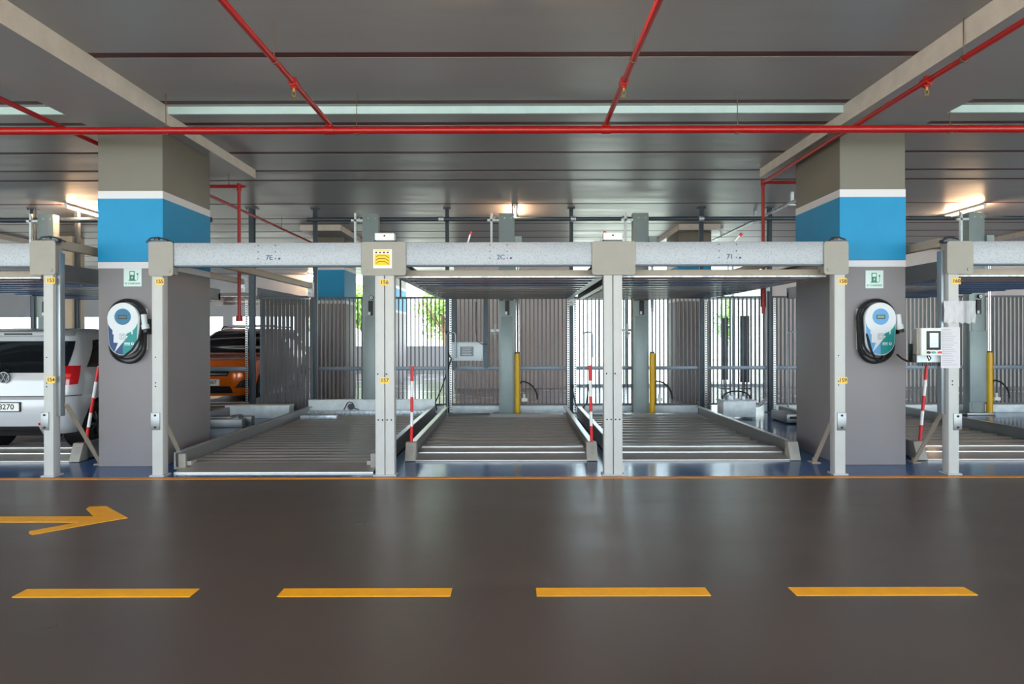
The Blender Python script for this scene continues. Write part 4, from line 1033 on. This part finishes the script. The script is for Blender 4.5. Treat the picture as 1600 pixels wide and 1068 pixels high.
# white hatchback, tail towards the aisle
LV = [(.20, .14, 3.85, .72, .22, .3), (.28, .05, 3.93, .79, .24, .4), (.42, .0, 3.98, .83, .26, .5), (.56, -.01, 3.98, .84, .27, .5), (.62, .0, 3.97, .84, .27, .5),
      (.66, .05, 3.96, .84, .26, .5), (.78, .07, 3.86, .842, .26, .5), (.86, .08, 3.6, .84, .25, .5), (.92, .10, 3.2, .832, .24, .5), (.97, .13, 2.95, .815, .22, .45),
      (1.08, .20, 2.74, .775, .2, .4), (1.22, .30, 2.42, .715, .18, .35), (1.34, .38, 2.1, .655, .16, .3), (1.40, .42, 1.85, .61, .15, .3), (1.445, .50, 1.6, .54, .15, .3), (1.465, .66, 1.4, .42, .15, .25)]
KZ = 1.075
LV = [(a[0]*KZ,)+a[1:] for a in LV]
cx, y0, z0 = -6.45, 1.10, 0.067
t = thing('white_hatchback', 'white hatchback parked tail first under the left raised platform', 'car', (cx, y0+2, z0))
C = Car(LV, cx, y0, z0); R = .30
bo = C.body(t, 'white_car', (.72, 3.22), R)
for wy in (.72, 3.22):
    for sg in (-1, 1):
        wheel(t, cx+sg*.80, y0+wy, z0+R, sg, R)
for wy in (.72, 3.22):
    for sg in (-1, 1):
        lin_ = MB(); lin_.cyl((cx+sg*.53, y0+wy, z0+.31), (cx+sg*.78, y0+wy, z0+.31), R+.053, 28, cap=False).cyl((cx+sg*.525, y0+wy, z0+.31), (cx+sg*.535, y0+wy, z0+.31), R+.053, 28)
        lin_.build('arch_liner', 'car_black', t)
C.patch([(-1.3, 1.0), (1.3, 1.0), (1.62, 1.40), (-1.62, 1.40)], 24, 8).build('rear_window', 'car_glass', t)
for sg in (-1, 1):
    C.patch([(2.02*sg, 1.06), (2.34*sg, 1.03), (2.34*sg, 1.43), (2.16*sg, 1.41)], 8, 8).build('rear_side_window', 'car_glass', t)
    C.patch([(2.37*sg, 1.03), (2.70*sg, 1.02), (2.66*sg, 1.43), (2.37*sg, 1.43)], 8, 8).build('door_window', 'car_glass', t)
    C.patch([(2.72*sg, 1.02), (2.97*sg, 1.04), (2.80*sg, 1.41), (2.68*sg, 1.43)], 8, 8).build('door_window', 'car_glass', t)
    tl = C.patch([(.92*sg, .83), (1.70*sg, .85), (1.80*sg, 1.08), (.86*sg, 1.08)], 12, 8, off=.012).build('tail_light', 'tail_red', t)
    C.patch([(.96*sg, .93), (1.48*sg, .94), (1.5*sg, .98), (.95*sg, .98)], 8, 2, off=.015).build('light_bar', 'tail_bright', tl)
    C.patch([(.80*sg, .345), (1.2*sg, .345), (1.2*sg, .375), (.80*sg, .375)], 6, 2, off=.008).build('reflector', 'tail_red', t)
    mm = MB().box(cx+sg*.86, cx+sg*1.02, y0+2.62, y0+2.72, z0+.93, z0+1.07); mm.build('wing_mirror', 'white_car', t, bevel=.03)
    C.patch([(2.40*sg, .68), (2.68*sg, .68), (2.68*sg, .70), (2.40*sg, .70)], 4, 2, off=.03, th=.02).build('door_handle', 'white_car', t)
C.patch([(-.85, .20), (.85, .20), (.8, .33), (-.8, .33)], 12, 4, off=.01).build('lower_valance', 'car_black', t)
C.patch([(-1.9, .70), (1.9, .70), (1.9, .71), (-1.9, .71)], 28, 1, off=.002).build('bumper_seam', 'ink', t)
sp = MB(); sp.prism([(-.62, 1.385), (.62, 1.385), (.58, 1.43), (-.58, 1.43)], 0, 1); sp = MB()
sp.add([(cx-.60, y0+.30, z0+1.475), (cx+.60, y0+.30, z0+1.475), (cx+.58, y0+.32, z0+1.525), (cx-.58, y0+.32, z0+1.525), (cx-.62, y0+.5, z0+1.47), (cx+.62, y0+.5, z0+1.47), (cx+.56, y0+.62, z0+1.572), (cx-.56, y0+.62, z0+1.572)], [(0,1,2,3),(4,7,6,5),(0,4,5,1),(3,2,6,7),(0,3,7,4),(1,5,6,2)])
so = sp.build('roof_spoiler', 'white_car', t, bevel=.012)
MB().prism(rbox(cx-.18, cx+.18, z0+1.484, z0+1.506, .009), y0+.296, y0+.31, 'y').build('brake_light', 'car_black', so)
MB().tube([(cx+.02, y0+.12, z0+1.03), (cx-.15, y0+.155, z0+1.06), (cx-.34, y0+.2, z0+1.11)], .010, 6).build('rear_wiper', 'car_black', t)
ey, ez = y0+.065, z0+.945
em = MB().cyl((cx, ey, ez), (cx, ey-.012, ez), .072, 32).build('emblem', 'car_black', t)
er = MB().ring((cx, ez), .064, .073, ey-.018, ey-.004, 32)
for a, b in (((-.026, .056), (-.002, .006)), ((.026, .056), (.002, .006)), ((-.058, .02), (-.030, -.052)), ((-.030, -.052), (-.002, -.002)), ((.002, -.002), (.030, -.052)), ((.030, -.052), (.058, .02))):
    er.bar((cx+a[0], ey-.014, ez+a[1]), (cx+b[0], ey-.014, ez+b[1]), .006, .009, (0, 1, 0))
er.build('emblem_ring', 'alloy', em)
pz = z0+.58; py_ = y0-.012
pp = MB().prism(rbox(cx-.26, cx+.26, pz-.062, pz+.062, .012), py_-.012, py_+.01, 'y').build('licence_plate', 'black', t)
MB().prism(rbox(cx-.248, cx+.248, pz-.05, pz+.05, .01), py_-.014, py_-.012, 'y').build('plate_face', 'plate', pp, smooth=False)
text(MB(), 'Y8270', cx+.06, py_-.0148, pz, .095, 1.05).build('plate_letters', 'ink', pp, smooth=False)
MB().cyl((cx+.55, y0+.10, z0+.19), (cx+.55, y0+.3, z0+.19), .03, 14).build('exhaust', 'gauge', t)

# orange car, nose towards the aisle
LO = [(.20, .14, 3.9, .76, .34, .3), (.30, .05, 3.95, .83, .38, .3), (.45, .01, 3.97, .86, .40, .3), (.62, .0, 3.97, .868, .40, .3), (.76, .03, 3.97, .87, .40, .3), (.86, .09, 3.96, .866, .38, .3),
      (.93, .22, 3.94, .86, .36, .3), (.98, .55, 3.93, .85, .3, .3), (1.02, .98, 3.92, .842, .25, .3), (1.10, 1.12, 3.9, .82, .22, .3), (1.25, 1.32, 3.87, .775, .2, .3), (1.40, 1.54, 3.84, .725, .18, .3),
      (1.50, 1.74, 3.8, .675, .18, .3), (1.555, 1.95, 3.74, .61, .18, .3), (1.58, 2.2, 3.6, .5, .18, .3)]
cx, y0, z0 = -6.16, 6.12, 0.132
t = thing('orange_car', 'orange compact SUV facing forward, half hidden behind the left column', 'car', (cx, y0+2, z0))
C = Car(LO, cx, y0, z0); R = .31
C.body(t, 'orange_car', (.78, 3.35), R)
for wy in (.78, 3.35):
    for sg in (-1, 1): wheel(t, cx+sg*.83, y0+wy, z0+R, sg, R)
for wy in (.78, 3.35):
    for sg in (-1, 1): MB().cyl((cx+sg*.53, y0+wy, z0+.31), (cx+sg*.8, y0+wy, z0+.31), R+.053, 28, cap=False).cyl((cx+sg*.525, y0+wy, z0+.31), (cx+sg*.535, y0+wy, z0+.31), R+.053, 28).build("arch_liner", "car_black", t)
C.patch([(-1.25, 1.045), (1.25, 1.045), (1.2, 1.50), (-1.2, 1.50)], 20, 8).build('windscreen', 'car_glass', t)
C.patch([(-.9, .60), (.9, .60), (1.0, .74), (-1.0, .74)], 16, 4, off=.012).build('grille', 'car_black', t)
m = MB()
for zz in (.635, .675, .715): C.patch([(-.85, zz), (.85, zz), (.85, zz+.012), (-.85, zz+.012)], 14, 1, off=.02, mb=m)
m.build('grille_bar', 'chrome', t)
C.patch([(-1.1, .26), (1.1, .26), (1.0, .40), (-1.0, .40)], 16, 4, off=.012).build('lower_intake', 'car_black', t)
for sg in (-1, 1):
    hl = C.patch([(1.05*sg, .71), (1.65*sg, .72), (1.78*sg, .80), (1.02*sg, .77)], 10, 4, off=.012).build('headlight', 'car_glass', t)
    C.patch([(1.10*sg, .735), (1.5*sg, .74), (1.5*sg, .765), (1.10*sg, .757)], 8, 2, off=.017).build('headlight_lens', 'chrome', hl)
    fg = C.patch([(1.15*sg, .36), (1.6*sg, .38), (1.65*sg, .56), (1.3*sg, .50)], 8, 4, off=.012).build('fog_recess', 'car_black', t)
    C.patch([(1.32*sg, .40), (1.5*sg, .41), (1.5*sg, .45), (1.32*sg, .44)], 4, 2, off=.018).build('fog_light', 'chrome', fg)
    C.patch([(2.22*sg, 1.06), (2.55*sg, 1.05), (2.55*sg, 1.46), (2.22*sg, 1.46)], 8, 8).build('door_window', 'car_glass', t)
    C.patch([(2.58*sg, 1.05), (2.9*sg, 1.05), (2.88*sg, 1.46), (2.58*sg, 1.46)], 8, 8).build('door_window', 'car_glass', t)
    MB().box(cx+sg*.86, cx+sg*1.04, y0+1.2, y0+1.3, z0+1.02, z0+1.17).build('wing_mirror', 'orange_car', t, bevel=.03)
    MB().tube([(cx+sg*.56, y0+2.0, z0+1.56), (cx+sg*.56, y0+2.08, z0+1.62), (cx+sg*.56, y0+3.5, z0+1.62), (cx+sg*.56, y0+3.58, z0+1.56)], .018, 8).build('roof_rail', 'car_black', t)
    m = MB()
    for wy in (.78, 3.35): m.ring((0, 0), R+.045, R+.08, 0, .03, 32)
    k = MB()
    for wy in (.78, 3.35):
        n = 24; vs = []
        for (rr, xx) in ((R+.05, .845), (R+.085, .845), (R+.085, .885), (R+.05, .885)):
            for q in range(n+1):
                a = math.radians(-15+210*q/n); vs.append((cx+sg*xx, y0+wy+rr*math.cos(a), z0+.31+rr*math.sin(a)))
        k.add(vs, [(i*(n+1)+q, i*(n+1)+q+1, ((i+1) % 4)*(n+1)+q+1, ((i+1) % 4)*(n+1)+q) for i in range(4) for q in range(n)])
    k.build('arch_trim', 'car_black', t)
MB().cyl((cx-.58, y0+2.3, z0+1.64), (cx+.58, y0+2.3, z0+1.64), .028, 12).build('roof_bar', 'offwhite', t)
pz = z0+.475; py_ = y0-.008
pp = MB().prism(rbox(cx-.26, cx+.26, pz-.065, pz+.065, .012), py_-.012, py_+.01, 'y').build('licence_plate', 'plate', t)
text(MB(), '487', cx+.13, py_-.0128, pz, .10, 1.05).build('plate_letters', 'ink', pp, smooth=False)
MB().cyl((cx+.2, y0+.065, z0+.80), (cx+.2, y0+.05, z0+.80), .01, 10).build('washer_jet', 'car_black', t)
